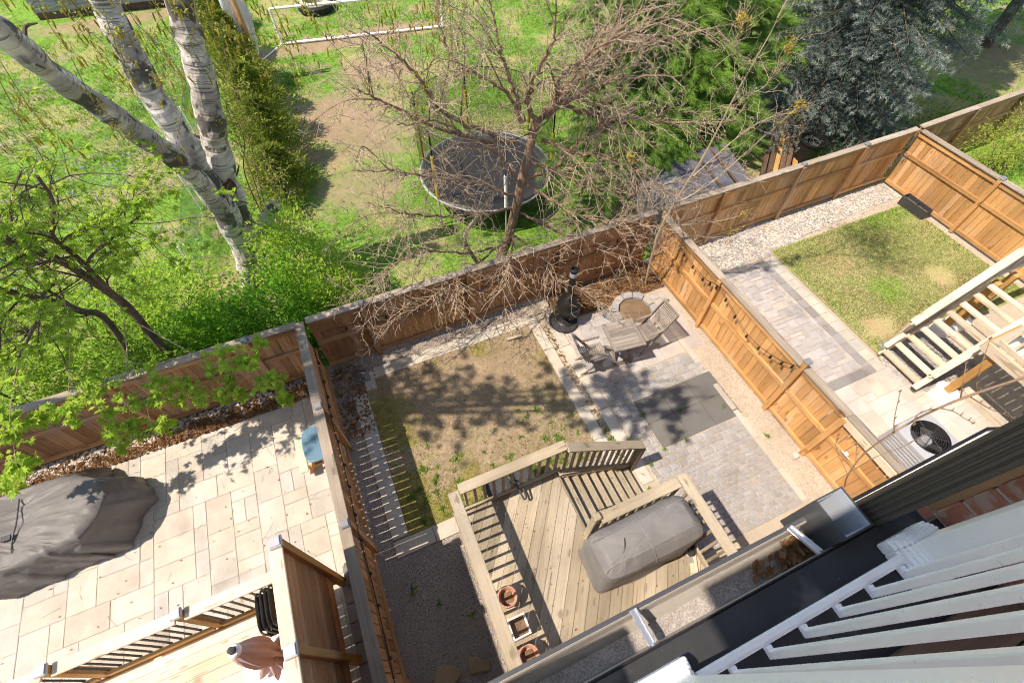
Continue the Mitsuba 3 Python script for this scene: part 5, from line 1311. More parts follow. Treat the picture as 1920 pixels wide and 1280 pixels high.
E_ = np.array([e[0] for e in ends]); D_ = np.array([e[1] for e in ends]); k_ = gx.uniform(size=len(E_)) < np.where(E_[:, 0] > -2.5, .42, .15)
put(tr, 'm_bark', 'trunk', t); put(tw, 'm_bark', 'twigs', t, kind='stuff'); put(clusters(E_[k_], D_[k_], gx.uniform(.09, .14, k_.sum()), 5, 0), 'm_leaf', 'crown', t, kind='stuff')

# ---------------------------------------------------------------- shrubs
def shrub(name, label, c_, rad, n, pal, size, shape='oval', stems=12, shell=.5, group=None, cat='shrub', lumpy=.5, seed=1):
    t = thing(name, label, cat, group)
    c_, rad = np.array(c_, float), np.array(rad, float); m = M()
    for k in range(stems):
        d = sphere_dirs(1, .5)[0]; e = c_ + d * rad * gx.uniform(.6, 1.05); b = np.array([c_[0] + gx.normal(0, .12), c_[1] + gx.normal(0, .12), 0])
        m.tube(curve([b, (b + e) / 2 + gx.normal(0, .05, 3), e], 8), np.linspace(.012, .003, len(curve([b, (b + e) / 2, e], 8))), 5, code(2, 6), cap=False)
    nb = max(8, n // 26)
    d = sphere_dirs(nb, .15); cc = c_ + d * rad * (gx.uniform(shell, 1.05, nb) * (1 + lumpy * (meshkit.noise(d * 2.5 + seed * 3) - .5)))[:, None]
    cc[:, 2] = np.maximum(cc[:, 2], .04)
    P = np.repeat(cc, 26, 0) + gx.normal(0, .10, (nb * 26, 3)) * (rad.mean() / .6) ** .5
    D = unit(P - c_ + gx.normal(0, .5, P.shape))
    tone = gx.integers(0, 16, len(P))
    put(m, 'm_bark', 'stems', t)
    put(leaves(P, D, gx.uniform(.6, 1.2, len(P)) * size, shape, pal, tone, .15), 'm_leaf', 'foliage', t, kind='stuff')
    return t
shrub('leafy_shrub', 'dense bright green shrub behind the corner of the brown fences', (-1.75, 6.95, .95), (.95, .65, .95), 4600, 1, .09, seed=2)
shrub('leafy_shrub', 'bright green shrub right of the birch trunk, spilling over the fence top', (-.70, 7.15, .80), (.80, .7, .85), 4200, 0, .085, seed=3)
shrub('leafy_shrub', 'tall bright shrub at the foot of the birch stump', (-1.15, 8.0, 1.15), (.75, .6, 1.1), 4600, 0, .085, seed=12)
shrub('leafy_shrub', 'low green shrub left of the birch trunk, behind the patio fence', (-2.85, 7.05, .75), (.75, .6, .8), 3200, 1, .09, seed=4)
shrub('leafy_shrub', 'thin pale green shrub on the lawn left of the birch', (-3.6, 8.2, .8), (1.0, .9, .9), 3200, 0, .09, seed=5)
shrub('leafy_shrub', 'pale green shrub half hidden behind the maple branches', (-5.0, 8.2, .9), (1.2, 1.0, 1.0), 3600, 0, .09, seed=6)
shrub('leafy_shrub', 'dark leafy shrub in the gap between maple trunk and patio fence', (-3.9, 6.85, .75), (1.0, .5, .75), 5200, 11, .075, seed=7)
shrub('leafy_shrub', 'light leafy shrub at the end of the patio fence, beside the frame edge', (-6.3, 7.1, .95), (1.3, .75, 1.0), 4600, 0, .09, seed=8)
shrub('yellow_bush', 'yellow-green feathery bush in front of the shaded far fence', (16.9, 5.35, .80), (2.0, .62, .9), 7000, 8, .085, 'long', 34, .35, seed=9)
for k, (x, y, z) in enumerate([(.2, 6.65, .2), (.95, 6.8, .2), (1.7, 6.7, .2)]):
    shrub('low_plant', ['low green plant at the foot of the fence, nearest the leafy shrubs', 'low green plant behind the fence, between two others', 'low green plant behind the fence, nearest the leafless tree'][k], (x, y, z), (.3, .25, .22), 420, 11, .06, seed=20 + k, cat='plant')

# cedar hedge, one shrub after another
for k, (x, y, h, w) in enumerate([(-1.25, 11.9, 1.3, .72), (-1.2, 13.3, 1.8, .85), (-1.3, 14.8, 2.0, .9), (-1.4, 16.4, 2.1, .9), (-1.55, 18.0, 2.1, .9), (-1.9, 20.2, 2.1, .9), (-2.2, 22.6, 2.1, .95), (-2.5, 25.2, 2.1, 1.0)]):
    t = thing('cedar_shrub', ['dark cedar shrub nearest the birch trunk', 'second cedar of the hedge behind the birch', 'third cedar of the hedge, beside the bare dirt patch', 'fourth cedar of the hedge, beside the bare dirt patch', 'fifth cedar of the hedge, left of the white pole', 'sixth cedar of the hedge, left of the white sheet', 'seventh cedar of the hedge, near the grey shed', 'farthest cedar of the hedge, near the grey shed'][k], 'shrub', 'cedar hedge')
    n = 4200; q = gx.uniform(0, 1, n) ** .8; a = gx.uniform(0, 6.283, n); r_ = w * (1 - q) ** .55 * gx.uniform(.45, 1.05, n) * (1 + .3 * np.sin(a * 3 + k) + .25 * np.sin(q * 14 + a * 2))
    P = np.c_[x + r_ * np.cos(a), y + r_ * np.sin(a) * 1.25, q * h + .05]
    D = unit(np.c_[np.cos(a) * .7, np.sin(a) * .7, gx.uniform(.1, 1.2, n)] + gx.normal(0, .3, (n, 3)))
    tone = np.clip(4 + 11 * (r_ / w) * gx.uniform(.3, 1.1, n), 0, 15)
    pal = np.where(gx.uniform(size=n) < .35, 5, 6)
    put(M().tube([(x, y, 0), (x, y, h * .8)], [.05, .02], 7, code(2, 6)), 'm_bark', 'trunk', t)
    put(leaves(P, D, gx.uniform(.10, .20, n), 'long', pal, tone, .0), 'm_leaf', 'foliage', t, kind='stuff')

# thin young trees between hedge and birch
t = thing('young_tree', 'thin red-stemmed young tree with sparse leaves between the hedge and the birch stump', 'tree')
m, ends = M(), []
for P in ([(-1.635, 9.600, 0.719), (-1.443, 9.600, 1.813), (-1.220, 9.600, 2.845), (-1.072, 9.600, 3.826), (-0.941, 9.600, 4.495)], [(-1.666, 9.400, 1.051), (-1.458, 9.400, 2.088), (-1.350, 9.300, 3.054), (-1.256, 9.200, 3.784)], [(-1.570, 9.700, 0.612), (-1.230, 9.800, 1.606), (-1.086, 10.000, 2.575)], [(-1.635, 9.500, 0.957), (-1.511, 9.200, 2.486), (-1.186, 9.000, 3.394), (-1.267, 9.000, 4.321)]):
    c_ = curve(P, 18); m.tube(c_, np.linspace(.014, .005, len(c_)), 5, code(3, 9), cap=False)
    for j in range(14):
        i = gx.integers(2, len(c_) - 1); branches(m, c_[i], sphere_dirs(1, .4)[0], gx.uniform(.25, .6), .005, 1, 3, (4,), int(gx.integers(1e9)), ends=ends, sides=(4, 3), seg=.14, minr=.002)
E_ = np.array([e[0] for e in ends]); D_ = np.array([e[1] for e in ends]); k_ = gx.uniform(size=len(E_)) < .7
put(m, 'm_bark', 'stems', t); put(leaves(np.repeat(E_[k_], 2, 0), sphere_dirs(2 * k_.sum()), .05, 'oval', 8), 'm_leaf', 'foliage', t, kind='stuff')

# ---------------------------------------------------------------- conifers
def tuft(P, D, n, L, pal, spread, tone0=0, w='blade'):
    k = len(P); i = np.repeat(np.arange(k), n)
    d = unit(D[i] + spread * sphere_dirs(k * n)); t = np.clip(tone0 + gx.integers(0, 8, k)[i] + gx.integers(0, 8, k * n), 0, 15)
    return leaves(P[i] + D[i] * gx.uniform(-.3, .3, (k * n, 1)) * L, d, gx.uniform(.7, 1.1, k * n) * L, w, pal, t)

t = thing('pine_tree', 'bright green long-needled pine beyond the fence, behind the leafless tree', 'tree')
tr = M(); tr.tube([(8.9, 10.3, 0), (8.95, 10.25, 3), (9.0, 10.2, 8)], [.2, .16, .08], 12, code(2, 7)); tr.tube([(9.0, 10.2, 8), (9.0, 10.2, 12)], [.08, .02], 8, code(2, 7)); P_, D_ = [], []
for (x, y, z) in [(6.80, 9.50, 3.94), (7.84, 9.60, 3.33), (8.61, 9.80, 3.57), (9.40, 9.60, 3.08), (10.15, 9.60, 3.47), (10.68, 9.50, 3.48), (8.01, 9.40, 2.82), (8.92, 9.40, 2.77), (9.73, 9.20, 2.72), (6.81, 9.20, 3.11), (5.78, 8.90, 2.71), (5.36, 8.60, 2.17), (6.28, 8.70, 2.28), (7.39, 9.00, 2.27), (8.53, 9.20, 2.19), (9.34, 8.90, 2.17), (7.15, 8.60, 1.94), (7.67, 8.40, 1.53), (8.54, 8.60, 1.42), (9.36, 8.50, 0.83), (8.27, 8.20, 0.96), (6.57, 8.30, 1.78), (5.72, 8.20, 1.52), (10.36, 8.80, 1.75), (10.77, 8.70, 1.28), (9.64, 8.60, 1.52), (10.61, 8.50, 0.75), (10.46, 8.40, 0.53), (6.26, 8.00, 1.07), (5.13, 9.20, 4.10), (5.80, 9.20, 3.61), (7.52, 8.10, 1.10), (5.83, 9.60, 4.05), (6.51, 9.60, 3.75), (7.49, 9.80, 3.53), (9.22, 10.00, 3.53), (10.00, 9.80, 3.15), (10.96, 9.60, 2.83), (11.55, 9.60, 2.98), (11.64, 9.20, 2.51), (10.86, 9.20, 2.39), (6.27, 9.40, 3.02), (5.55, 9.30, 3.08), (5.19, 9.00, 2.61), (6.95, 9.20, 2.51), (7.92, 9.30, 2.39), (8.93, 9.20, 2.37), (10.36, 9.20, 2.23), (11.13, 9.00, 1.91), (5.57, 8.50, 1.78), (6.26, 8.50, 1.81), (7.93, 8.80, 1.80), (8.89, 8.80, 1.72), (9.98, 8.50, 0.98), (7.21, 8.20, 1.34), (5.45, 8.10, 1.08), (6.00, 7.90, 0.60), (4.71, 8.40, 1.66), (4.87, 8.10, 1.25), (6.48, 8.20, 1.32), (7.6, 9.6, 7.2), (10.2, 9.7, 7.6), (9.9, 11, 8.4), (8.0, 11.0, 8.0), (9.6, 9.6, 9.2), (8.6, 10.4, 10.2), (9.4, 10.2, 11)]:
    e = np.array([x, y, z]); b = np.array([8.95, 10.25, min(z + .3, 11.6)])
    c_ = curve([b, lerp(b, e, .55) + [0, 0, .12], e], 14); tr.tube(c_, np.linspace(.035, .008, len(c_)), 5, code(2, 7), cap=False)
    for j in range(44):
        i = gx.integers(5, len(c_)); s0 = c_[min(i, len(c_) - 1)]; d = unit(unit(e - b) + gx.normal(0, .65, 3) * [1, 1, .45])
        q = s0 + d * gx.uniform(.08, .62); tr.tube([s0, q], [.006, .003], 3, code(2, 7), cap=False)
        for h in np.linspace(.35, 1, 4): P_.append(lerp(s0, q, h)); D_.append(d)
P_, D_ = np.array(P_), np.array(D_)
put(tr, 'm_bark', 'trunk', t); put(tuft(P_, D_, 40, .20, 3, .62, 1, 'needle'), 'm_leaf', 'needles', t, kind='stuff')

def spruce(label, x, y, h, rb, seed, z0=.5, pal=4, cut=7.2, n=34):
    r = np.random.default_rng(seed); t = thing('blue_spruce', label, 'tree', 'blue spruces')
    tr = M().tube([(x, y, 0), (x, y, h * .5), (x, y, h)], [.20, .13, .02], 12, code(2, 4)); P, D, tip = [], [], []
    z = z0; tier = 0
    while z < min(h - .3, cut):
        L = rb * (1 - z / h) ** .85; nb = 9 if z < 6.5 else 6
        for k in range(nb):
            a = (k + .5 * (tier % 2) + r.uniform(-.2, .2)) * 2 * math.pi / nb; l = L * r.uniform(.7, 1.12); ca, sa = math.cos(a), math.sin(a)
            b = np.array([x, y, z]); pts = [b, b + [ca * l * .35, sa * l * .35, -.02], b + [ca * l * .7, sa * l * .7, -.24 * l * .5], b + [ca * l, sa * l, -.20 * l - .05]]
            c_ = curve(pts, 15); tr.tube(c_, np.linspace(.025, .006, len(c_)), 4, code(2, 3), cap=False)
            for i in range(3, len(c_)):
                q = i / len(c_)
                for s_ in (-1, 1):
                    for _ in range(2):
                        w_ = (.10 + .40 * math.sin(min(1, (1 - q) * 1.35 + .12) * math.pi / 1.4)) * r.uniform(.5, 1.1) * (l / 2.2)
                        d = unit(np.array([-sa * s_ + ca * .75, ca * s_ + sa * .75, r.uniform(-.55, .05)]))
                        e = c_[i] + d * w_
                        for g in np.linspace(.2, 1, 5): P.append(lerp(c_[i], e, g)); D.append(d); tip.append(q * .6 + g * .4)
        z += .26 + .05 * r.uniform(); tier += 1
    P, D, tip = np.array(P), np.array(D), np.array(tip)
    k = len(P); nn = 9; i = np.repeat(np.arange(k), nn)
    d = unit(D[i] * .8 + .8 * sphere_dirs(k * nn)); tone = np.clip(1 + 10 * tip[i] + gx.integers(-3, 4, k * nn), 0, 15)
    pl = np.where((tip[i] > .80) & (gx.uniform(size=k * nn) < .6), 7, pal)
    put(tr, 'm_bark', 'trunk', t); put(leaves(P[i] + gx.normal(0, .012, (k * nn, 3)), d, gx.uniform(.06, .10, k * nn), 'blade', pl, tone), 'm_leaf', 'needles', t, kind='stuff')
spruce('dark blue spruce with pale tips standing behind the tan fence', 13.75, 9.0, 15.0, 2.75, 3, .40, cut=15)
spruce('far blue spruce on bare soil beyond the shaded lawn', 23.6, 10.6, 13, 3.2, 8, 2.0, cut=13)
spruce('second spruce close behind the dark blue spruce, its trunk hidden by it', 15.6, 10.7, 16, 4.3, 9, 3.0, cut=15)

# ================================================================ things on the far lawn
t = thing('trampoline', 'round black trampoline with yellow padded poles and a dark net behind the leafless tree', 'trampoline')
tx, ty, tr_, tz = 3.62, 9.95, 1.62, .75
put(M().lathe([(.0, tz - .03), (.7, tz - .02), (1.3, tz + .0), (1.42, tz + .005)], (tx, ty, 0), 48).arrays(), 'm_trampoline', 'mat', t, smooth=30)
pad = M().lathe([(1.42, tz + .012), (1.45, tz + .03), (1.56, tz + .03), (1.60, tz + .0)], (tx, ty, 0), 48).arrays(); put(pad, 'm_darkgrey', 'pad', t, smooth=30)
ring = [(tx + 1.64 * math.cos(a), ty + 1.64 * math.sin(a), tz - .01) for a in np.linspace(0, 2 * math.pi, 49)]
put(M().tube(ring, .024, 8), 'm_greymetal', 'ring', t)
for k in range(6):
    a = math.radians(205 + 60 * k); cx, cy = tx + 1.64 * math.cos(a), ty + 1.64 * math.sin(a)
    put(M().tube([(cx, cy, 0), (cx, cy, tz)], .022, 8), 'm_greymetal', 'leg', t)
    pk = put(M().tube([(cx, cy, tz), (cx, cy, tz + 1.75)], .018, 8), 'm_black', 'pole', t)
    put(M().tube([(cx, cy, tz + .05), (cx, cy, tz + (1.15 if k != 1 else .9))], .040, 12), 'm_yellow' if k != 1 else 'm_white', 'sleeve', pk)
v = []; n = 48
for z in (tz + .02, tz + 1.7): v += [(tx + 1.6 * math.cos(a), ty + 1.6 * math.sin(a), z) for a in np.arange(n) * 2 * math.pi / n]
put((np.array(v), np.array([(k, (k + 1) % n, n + (k + 1) % n, n + k) for k in range(n)])), 'm_net', 'net', t)
put(M().tube([(tx + 1.6 * math.cos(a), ty + 1.6 * math.sin(a), tz + 1.7) for a in np.linspace(0, 2 * math.pi, 49)], .012, 5), 'm_black', 'net_edge', t)

t = thing('goal_frame', 'white pipe goal frame standing on the far lawn', 'goal')
g0, g1 = np.array([-.12, 20.65]), np.array([5.72, 19.75]); H_ = 1.15; nb_ = np.array([.15, .99])
put(M().tube([(*g0, .04), (*g1, .04)], .045, 8), 'm_white', 'base_bar', t); put(M().tube([(*g0, H_), (*g1, H_)], .045, 8), 'm_white', 'crossbar', t)
for g in (g0, g1): put(M().tube([(*g, .04), (*g, H_)], .045, 8), 'm_white', 'post', t)
put(M().tube([(*g0, .04), (-1.0, 19.6, .03)], .02, 6), 'm_white', 'stay', t)

t = thing('wooden_pole', 'tall brown wooden pole with a white cloth hanging on it beside the hedge', 'pole')
put(M().tube([(-1.0, 18.2, 0), (-1.0, 18.2, 2.5), (-1.0, 18.2, 3.4)], .075, 10, code(0, 8)).arrays(), 'm_wood', 'shaft', t)
c0 = np.array([-1.0, 18.25]); v = []
for i, z in enumerate(np.linspace(3.4, .75, 12)):
    w = .16 + .20 * math.sin(i / 11 * math.pi) + .05 * (i == 0)
    for j, u in enumerate(np.linspace(-1, 1, 9)):
        v.append((c0[0] - .04 + u * w, c0[1] + .10 + .05 * math.sin(j * 1.7 + i * .6), z))
f = [(i * 9 + j, i * 9 + j + 1, i * 9 + j + 10, i * 9 + j + 9) for i in range(11) for j in range(8)]
put((np.array(v), np.array(f)), 'm_white', 'cloth', t, smooth=True)

t = thing('tyre_planter', 'old dark tyre with a pale stone rim on the far lawn behind the goal', 'tyre')
put(M().lathe([(.36, .0), (.62, .0), (.70, .08), (.70, .22), (.62, .30), (.60, .30)], (1.6, 23.2, 0), 28).arrays(), 'm_tyre', 'tread', t, smooth=40)
put(M().lathe([(.60, .30), (.56, .36), (.40, .36), (.36, .28), (.36, .02)], (1.6, 23.2, 0), 28, code(2, 10)).arrays(), 'm_stone', 'rim', t)

t = thing('garden_shed', 'grey shed with horizontal siding at the far end of the lawn', 'shed')
for k in range(14):
    put(M().bar((-8.4, 26.42 + .012, .30 + k * .16), (-2.6, 25.75 + .012, .30 + k * .16), .03, .165, (0, -.25, 1)), 'm_siding', 'siding_board', t)
put(M().bar((-8.4, 26.43, .10), (-2.6, 25.76, .10), .05, .22, (0, 0, 1), code(6)), 'm_wood', 'sill', t)
put(M().bar((-8.3, 28.0, 1.28), (-2.5, 27.3, 1.28), 2.95, 2.3, (0, 0, 1)), 'm_siding', 'body', t)
put(M().bar((-8.7, 28.0, 2.52), (-2.1, 27.3, 2.52), 3.6, .08, (0, 0, 1), code(6)), 'm_wood', 'roof', t)

t = thing('mesh_fence', 'thin green mesh fence on pale posts across the lawn left of the birch', 'fence')
for a, b in ((9.6, 12.2), (12.2, 15.4), (15.4, 19.0), (19.0, 23.0)):
    xa, xb = -3.45 + (a - 9.6) * .04, -3.45 + (b - 9.6) * .04
    put((np.array([(xa, a, .02), (xb, b, .02), (xb, b, .95), (xa, a, .95)]), np.array([(0, 1, 2, 3)])), 'm_greennet', 'net', t)
    put(M().tube([(xa, a, 0), (xa, a, 1.05)], .022, 6), 'm_white', 'post', t)

t = thing('covered_stack', 'low stack under slate grey sheets and a pale tarpaulin behind the fence, under the pine', 'stack')
put(M().box(7.15, 9.55, 6.75, 8.15, 0, .55), 'm_slate', 'core', t)
for k, (x0, x1) in enumerate([(7.75, 8.62), (8.66, 9.10), (9.14, 9.62)]):
    put(M().bar(((x0 + x1) / 2, 6.62, .62 - k * .03), ((x0 + x1) / 2, 8.25, .93), x1 - x0, .02, (0, 0, 1), 0, .004), 'm_slate', 'sheet', t)
for x in (8.64, 9.12): put(M().bar((x, 6.6, .66), (x, 8.25, .955), .05, .03, (0, 0, 1), code(6, 9)), 'm_wood', 'batten', t)
rings = []
for z, k in ((.02, 1.0), (.3, .97), (.6, .92), (.84, .82), (.93, .62), (.95, .2)):
    R_ = super_ring(7.42, 7.42, .58 * k, .86 * k, z, 4, 60); R_[:, :2] += (meshkit.fbm(np.c_[R_[:, :2] * 5, R_[:, 2]], 3) - .5)[:, None] * .16 * (1.1 - z); rings.append(R_)
put(loft(rings), 'm_capgrey', 'tarpaulin', t, smooth=50)
for k in range(6):
    o = np.array([.16 * k, -.05 * k, 0]); a = np.array([10.25, 7.15, .06 + .09 * (k % 2)]) + o; b = np.array([12.5, 9.35, .50 + .09 * (k % 3)]) + o
    put(M().bar(a, b, .12, .06, (0, 0, 1), code((6, 6, 7)[k % 3], 4 + k)), 'm_wood', 'timber_beam', label=['dark timber beam leaning behind the tan fence, nearest the slate sheets', 'second timber beam of the row behind the tan fence', 'third timber beam of the row behind the tan fence', 'fourth timber beam of the row behind the tan fence', 'fifth timber beam of the row behind the tan fence', 'last timber beam of the row, beside the black bin'][k], cat='beam', group='timber beams behind the fence')
t = thing('garden_bin', 'round black bin behind the tan fence, in front of the blue spruce', 'bin')
put(M().lathe([(.0, .0), (.27, .0), (.33, .80), (.36, .82), (.36, .86), (.31, .86), (.25, .1), (0, .1)], (12.0, 7.55, 0), 28).arrays(), 'm_black', 'tub', t, smooth=35)

# ================================================================ grass, pebbles, litter
def hfield(P, fr, seed): return meshkit.fbm(np.c_[P * fr, np.zeros(len(P))], 3, seed)
def inpatch(P, x, y, rx, ry): return np.sqrt(((P[:, 0] - x) / rx) ** 2 + ((P[:, 1] - y) / ry) ** 2) + (hfield(P, 1.0, 3) - .5) * .8
def bare(P):
    d = np.minimum.reduce([inpatch(P, .9, 14.6, 2.0, 2.6), inpatch(P, 2.6, 17.5, 1.5, 1.3), inpatch(P, 2.0, 20.2, 4.2, .7), inpatch(P, .6, 11.6, 1.2, 1.1), inpatch(P, 22.5, 10, 2.4, 2.2), inpatch(P, 8.6, 7.5, 3.0, 1.2), inpatch(P, -2.4, 8.9, 1.1, .9)])
    return np.clip((1.15 - d) * 3, 0, 1)
def grass(name, label, P, size, pals, wts, z=0.0, face=.55, spread=.7, shape='blade'):
    n = len(P); D = unit(np.c_[gx.normal(0, spread, (n, 2)), np.ones(n)])
    put(leaves(np.c_[P, np.full(n, z - .004)], D, size, shape, gx.choice(pals, n, p=wts), None, 0.0), 'm_leaf', name, label=label, kind='stuff')
P = np.c_[gx.uniform(-10.5, 24, 260000), gx.uniform(6.35, 24, 260000)]
dist = np.hypot(P[:, 0], P[:, 1]); keepp = (gx.uniform(size=len(P)) < np.clip(11 / dist, .22, 1) ** 1.4) & (P[:, 0] > -1.0 * P[:, 1] * .42 - 4.5) & (P[:, 0] < P[:, 1] * 1.1 + 14)
P = P[keepp]; den = hfield(P, .9, 5) * .9 + hfield(P, 3.3, 6) * .5
P = P[(gx.uniform(size=len(P)) < np.clip(den * 1.7 - .35, .06, 1)) & (gx.uniform(size=len(P)) > bare(P) * .93)]
dist = np.hypot(P[:, 0], P[:, 1]); lush = hfield(P, .9, 5)
grass('grass', 'bright green grass growing on the far lawn', P, gx.uniform(.06, .13, len(P)) * np.clip(dist / 12, .8, 1.5) * (.7 + .7 * lush), [9, 11, 14], [.55, .35, .10], -.02)
P = np.c_[gx.uniform(-9.5, -2.2, 9000), gx.uniform(9.5, 23, 9000)]; P = P[gx.uniform(size=len(P)) < np.clip(hfield(P, 1.1, 9) * 2.2 - .75, 0, 1)]
grass('flowers', 'tiny pale violet flowers scattered in the grass left of the birch', P, gx.uniform(.05, .09, len(P)), [15], [1.0], .03, shape='oval', spread=1.6)
P = np.c_[gx.uniform(9.07, 13.43, 42000), gx.uniform(1.93, 5.22, 42000)]
gm = np.clip(1.2 - inpatch(P, 10.6, 3.3, .55, .35), 0, 1) + np.clip(1.2 - inpatch(P, 12.6, 5.15, 1.3, .5), 0, 1) + np.clip(1.1 - inpatch(P, 13.2, 3.6, .25, 1.2), 0, 1) + (P[:, 0] < 9.25) * .6
u = gx.uniform(size=len(P)); pal_ = np.where(u < .30 + .6 * np.clip(gm, 0, 1), np.where(gx.uniform(size=len(P)) < .6, 11, 9), 14)
bald = np.clip(1.1 - inpatch(P, 9.6, 2.5, .5, .35), 0, 1) + np.clip(1.1 - inpatch(P, 12.1, 3.1, .4, .35), 0, 1); kk = gx.uniform(size=len(P)) > bald * 1.5
P, pal_ = P[kk], pal_[kk]; n = len(P)
put(leaves(np.c_[P, np.full(n, .008)], unit(np.c_[gx.normal(0, .8, (n, 2)), np.ones(n)]), gx.uniform(.04, .085, n), 'blade', pal_), 'm_leaf', 'short_grass', label='short straw-coloured grass of the right yard', kind='stuff')

OCT = unit(np.array([(1, 0, 0), (-1, 0, 0), (0, 1, 0), (0, -1, 0), (0, 0, 1), (0, 0, -1), (.6, .6, .5), (-.6, .6, .5), (-.6, -.6, .5), (.6, -.6, .5)]))
OCTF = np.array([(4, 6, 7), (4, 7, 8), (4, 8, 9), (4, 9, 6), (6, 0, 2), (6, 2, 7), (7, 2, 1), (7, 1, 8), (8, 1, 3), (8, 3, 9), (9, 3, 0), (9, 0, 6)])
def pebbles(name, label, P, z, size, pals, wts):
    n = len(P); a = gx.uniform(0, 6.28, n); s = gx.uniform(.55, 1.2, (n, 3)) * np.array([1, .75, .5]) * np.broadcast_to(size, (n,))[:, None]
    V = OCT[None] * (1 + gx.uniform(-.18, .18, (n, len(OCT), 1))) * s[:, None]
    x = V[..., 0] * np.cos(a)[:, None] - V[..., 1] * np.sin(a)[:, None]; y = V[..., 0] * np.sin(a)[:, None] + V[..., 1] * np.cos(a)[:, None]
    V = np.stack([x + P[:, :1], y + P[:, 1:2], V[..., 2] + np.broadcast_to(z, (n,))[:, None]], -1)
    F = (OCTF[None] + np.arange(n)[:, None, None] * len(OCT)).reshape(-1, 3)
    c_ = 2.0 * (gx.choice(pals, n, p=wts) * 16 + gx.integers(0, 16, n))
    put((V.reshape(-1, 3), F, np.stack([np.zeros(n * len(OCT)), np.repeat(c_, len(OCT))], 1)), 'm_stone', name, label=label, kind='stuff')
def area(n, x0, x1, y0, y1): return np.c_[gx.uniform(x0, x1, n), gx.uniform(y0, y1, n)]
P = area(5200, 6.3, 13.6, 5.16, 6.12); P = P[P[:, 1] > 5.25 + .25 * np.clip((P[:, 0] - 9.2) / 3, -1, 1) - .2 * (P[:, 0] < 9)]
pebbles('white_pebbles', 'white and grey river pebbles along the foot of the tan fence', P, .012, gx.uniform(.024, .046, len(P)), [7, 0, 4, 1], [.5, .15, .15, .2])
P = area(1500, 8.98, 9.9, 1.05, 1.95); pebbles('pebbles', 'small pebbles under the open stair of the right yard', P, .008, gx.uniform(.014, .03, len(P)), [7, 4, 1], [.4, .3, .3])
P = area(2600, 9.2, 10.7, 1.0, 2.2); pebbles('dark_pebbles', 'dark pebbles in the shade below the raised deck stair', P, .03, gx.uniform(.018, .032, len(P)), [1, 8, 4], [.4, .4, .2])
P = area(2200, -8, -1.45, 5.62, 6.08); pebbles('river_stones', 'pale river stones between the cream patio and the brown fence', P, .012, gx.uniform(.02, .042, len(P)), [7, 4, 0, 8], [.35, .3, .2, .15])
P = np.vstack([area(15000, -1.3, .04, -.2, 2.12), area(3800, -1.3, -1.02, 2.1, 5.4), area(1500, -.3, 3.0, 5.78, 6.06)])
pebbles('gravel_chips', 'fine brown grey gravel between the divider fence and the deck', P, .0, gx.uniform(.006, .013, len(P)), [1, 4, 0, 5], [.30, .35, .15, .20])
P = area(3600, 5.63, 6.12, .15, 4.6); pebbles('pea_gravel', 'pale pea gravel along the foot of the orange fence', P, .008, gx.uniform(.005, .011, len(P)), [0, 7, 4], [.4, .4, .2])

put(curled_leaves(1900, lambda r: (r.uniform(-8, -1.45), 5.60 + abs(r.normal(0, .17)), .018), .06, 12, 10, .04), 'm_leaf', 'leaf_litter', label='brown dead leaves lying among the stones along the patio fence', kind='stuff')
put(curled_leaves(1500, lambda r: (r.uniform(3.5, 6.05), 5.32 + abs(r.normal(.3, .25)), .012), .055, 13, 10, .03), 'm_leaf', 'mulch_leaves', label='russet dead leaves in the corner bed behind the chimney stove', kind='stuff')
put(curled_leaves(420, lambda r: (r.uniform(-1.3, -.70), r.uniform(4.4, 6.0), .012), .055, 14, 10, .03), 'm_leaf', 'corner_leaves', label='dark dead leaves in the shaded corner by the drain grate', kind='stuff')
put(curled_leaves(260, lambda r: (3.10 + r.normal(0, .035), r.uniform(1.9, 5.4), .012), .035, 15, 10, .012), 'm_leaf', 'joint_leaves', label='leaf crumbs in the joint between the two concrete edgings', kind='stuff')
put(curled_leaves(620, lambda r: (r.uniform(-.7, 2.8), r.uniform(2.4, 5.5), .028), .028, 16, 12, .008), 'm_leaf', 'bed_litter', label='pale leaf scraps strewn over the bare garden bed', kind='stuff')
put(curled_leaves(90, lambda r: (r.uniform(-6.5, -1.5), r.uniform(2.3, 5.5), .003), .03, 17, 10, .006), 'm_leaf', 'patio_litter', label='small brown scraps scattered on the cream patio', kind='stuff')
put(curled_leaves(120, lambda r: (r.uniform(.1, 2.9), r.uniform(.1, 1.9), ZD + .002), .022, 18, 10, .005), 'm_leaf', 'deck_litter', label='tiny brown scraps on the weathered deck boards', kind='stuff')
m = M()
for k in range(70):
    x, y = gx.uniform(-6.3, -1.7), gx.uniform(2.4, 5.4); a = gx.uniform(0, 6.28); L = gx.uniform(.05, .22)
    p = np.array([x, y, .006]); d = np.array([math.cos(a), math.sin(a), .02]); m.tube([p, p + d * L * .5 + [0, 0, .008], p + d * L + [gx.normal(0, .03), gx.normal(0, .03), 0]], .002, 4, code(1, 3), cap=False)
put(m, 'm_bark', 'fallen_twigs', label='fine fallen twigs on the cream patio', kind='stuff')

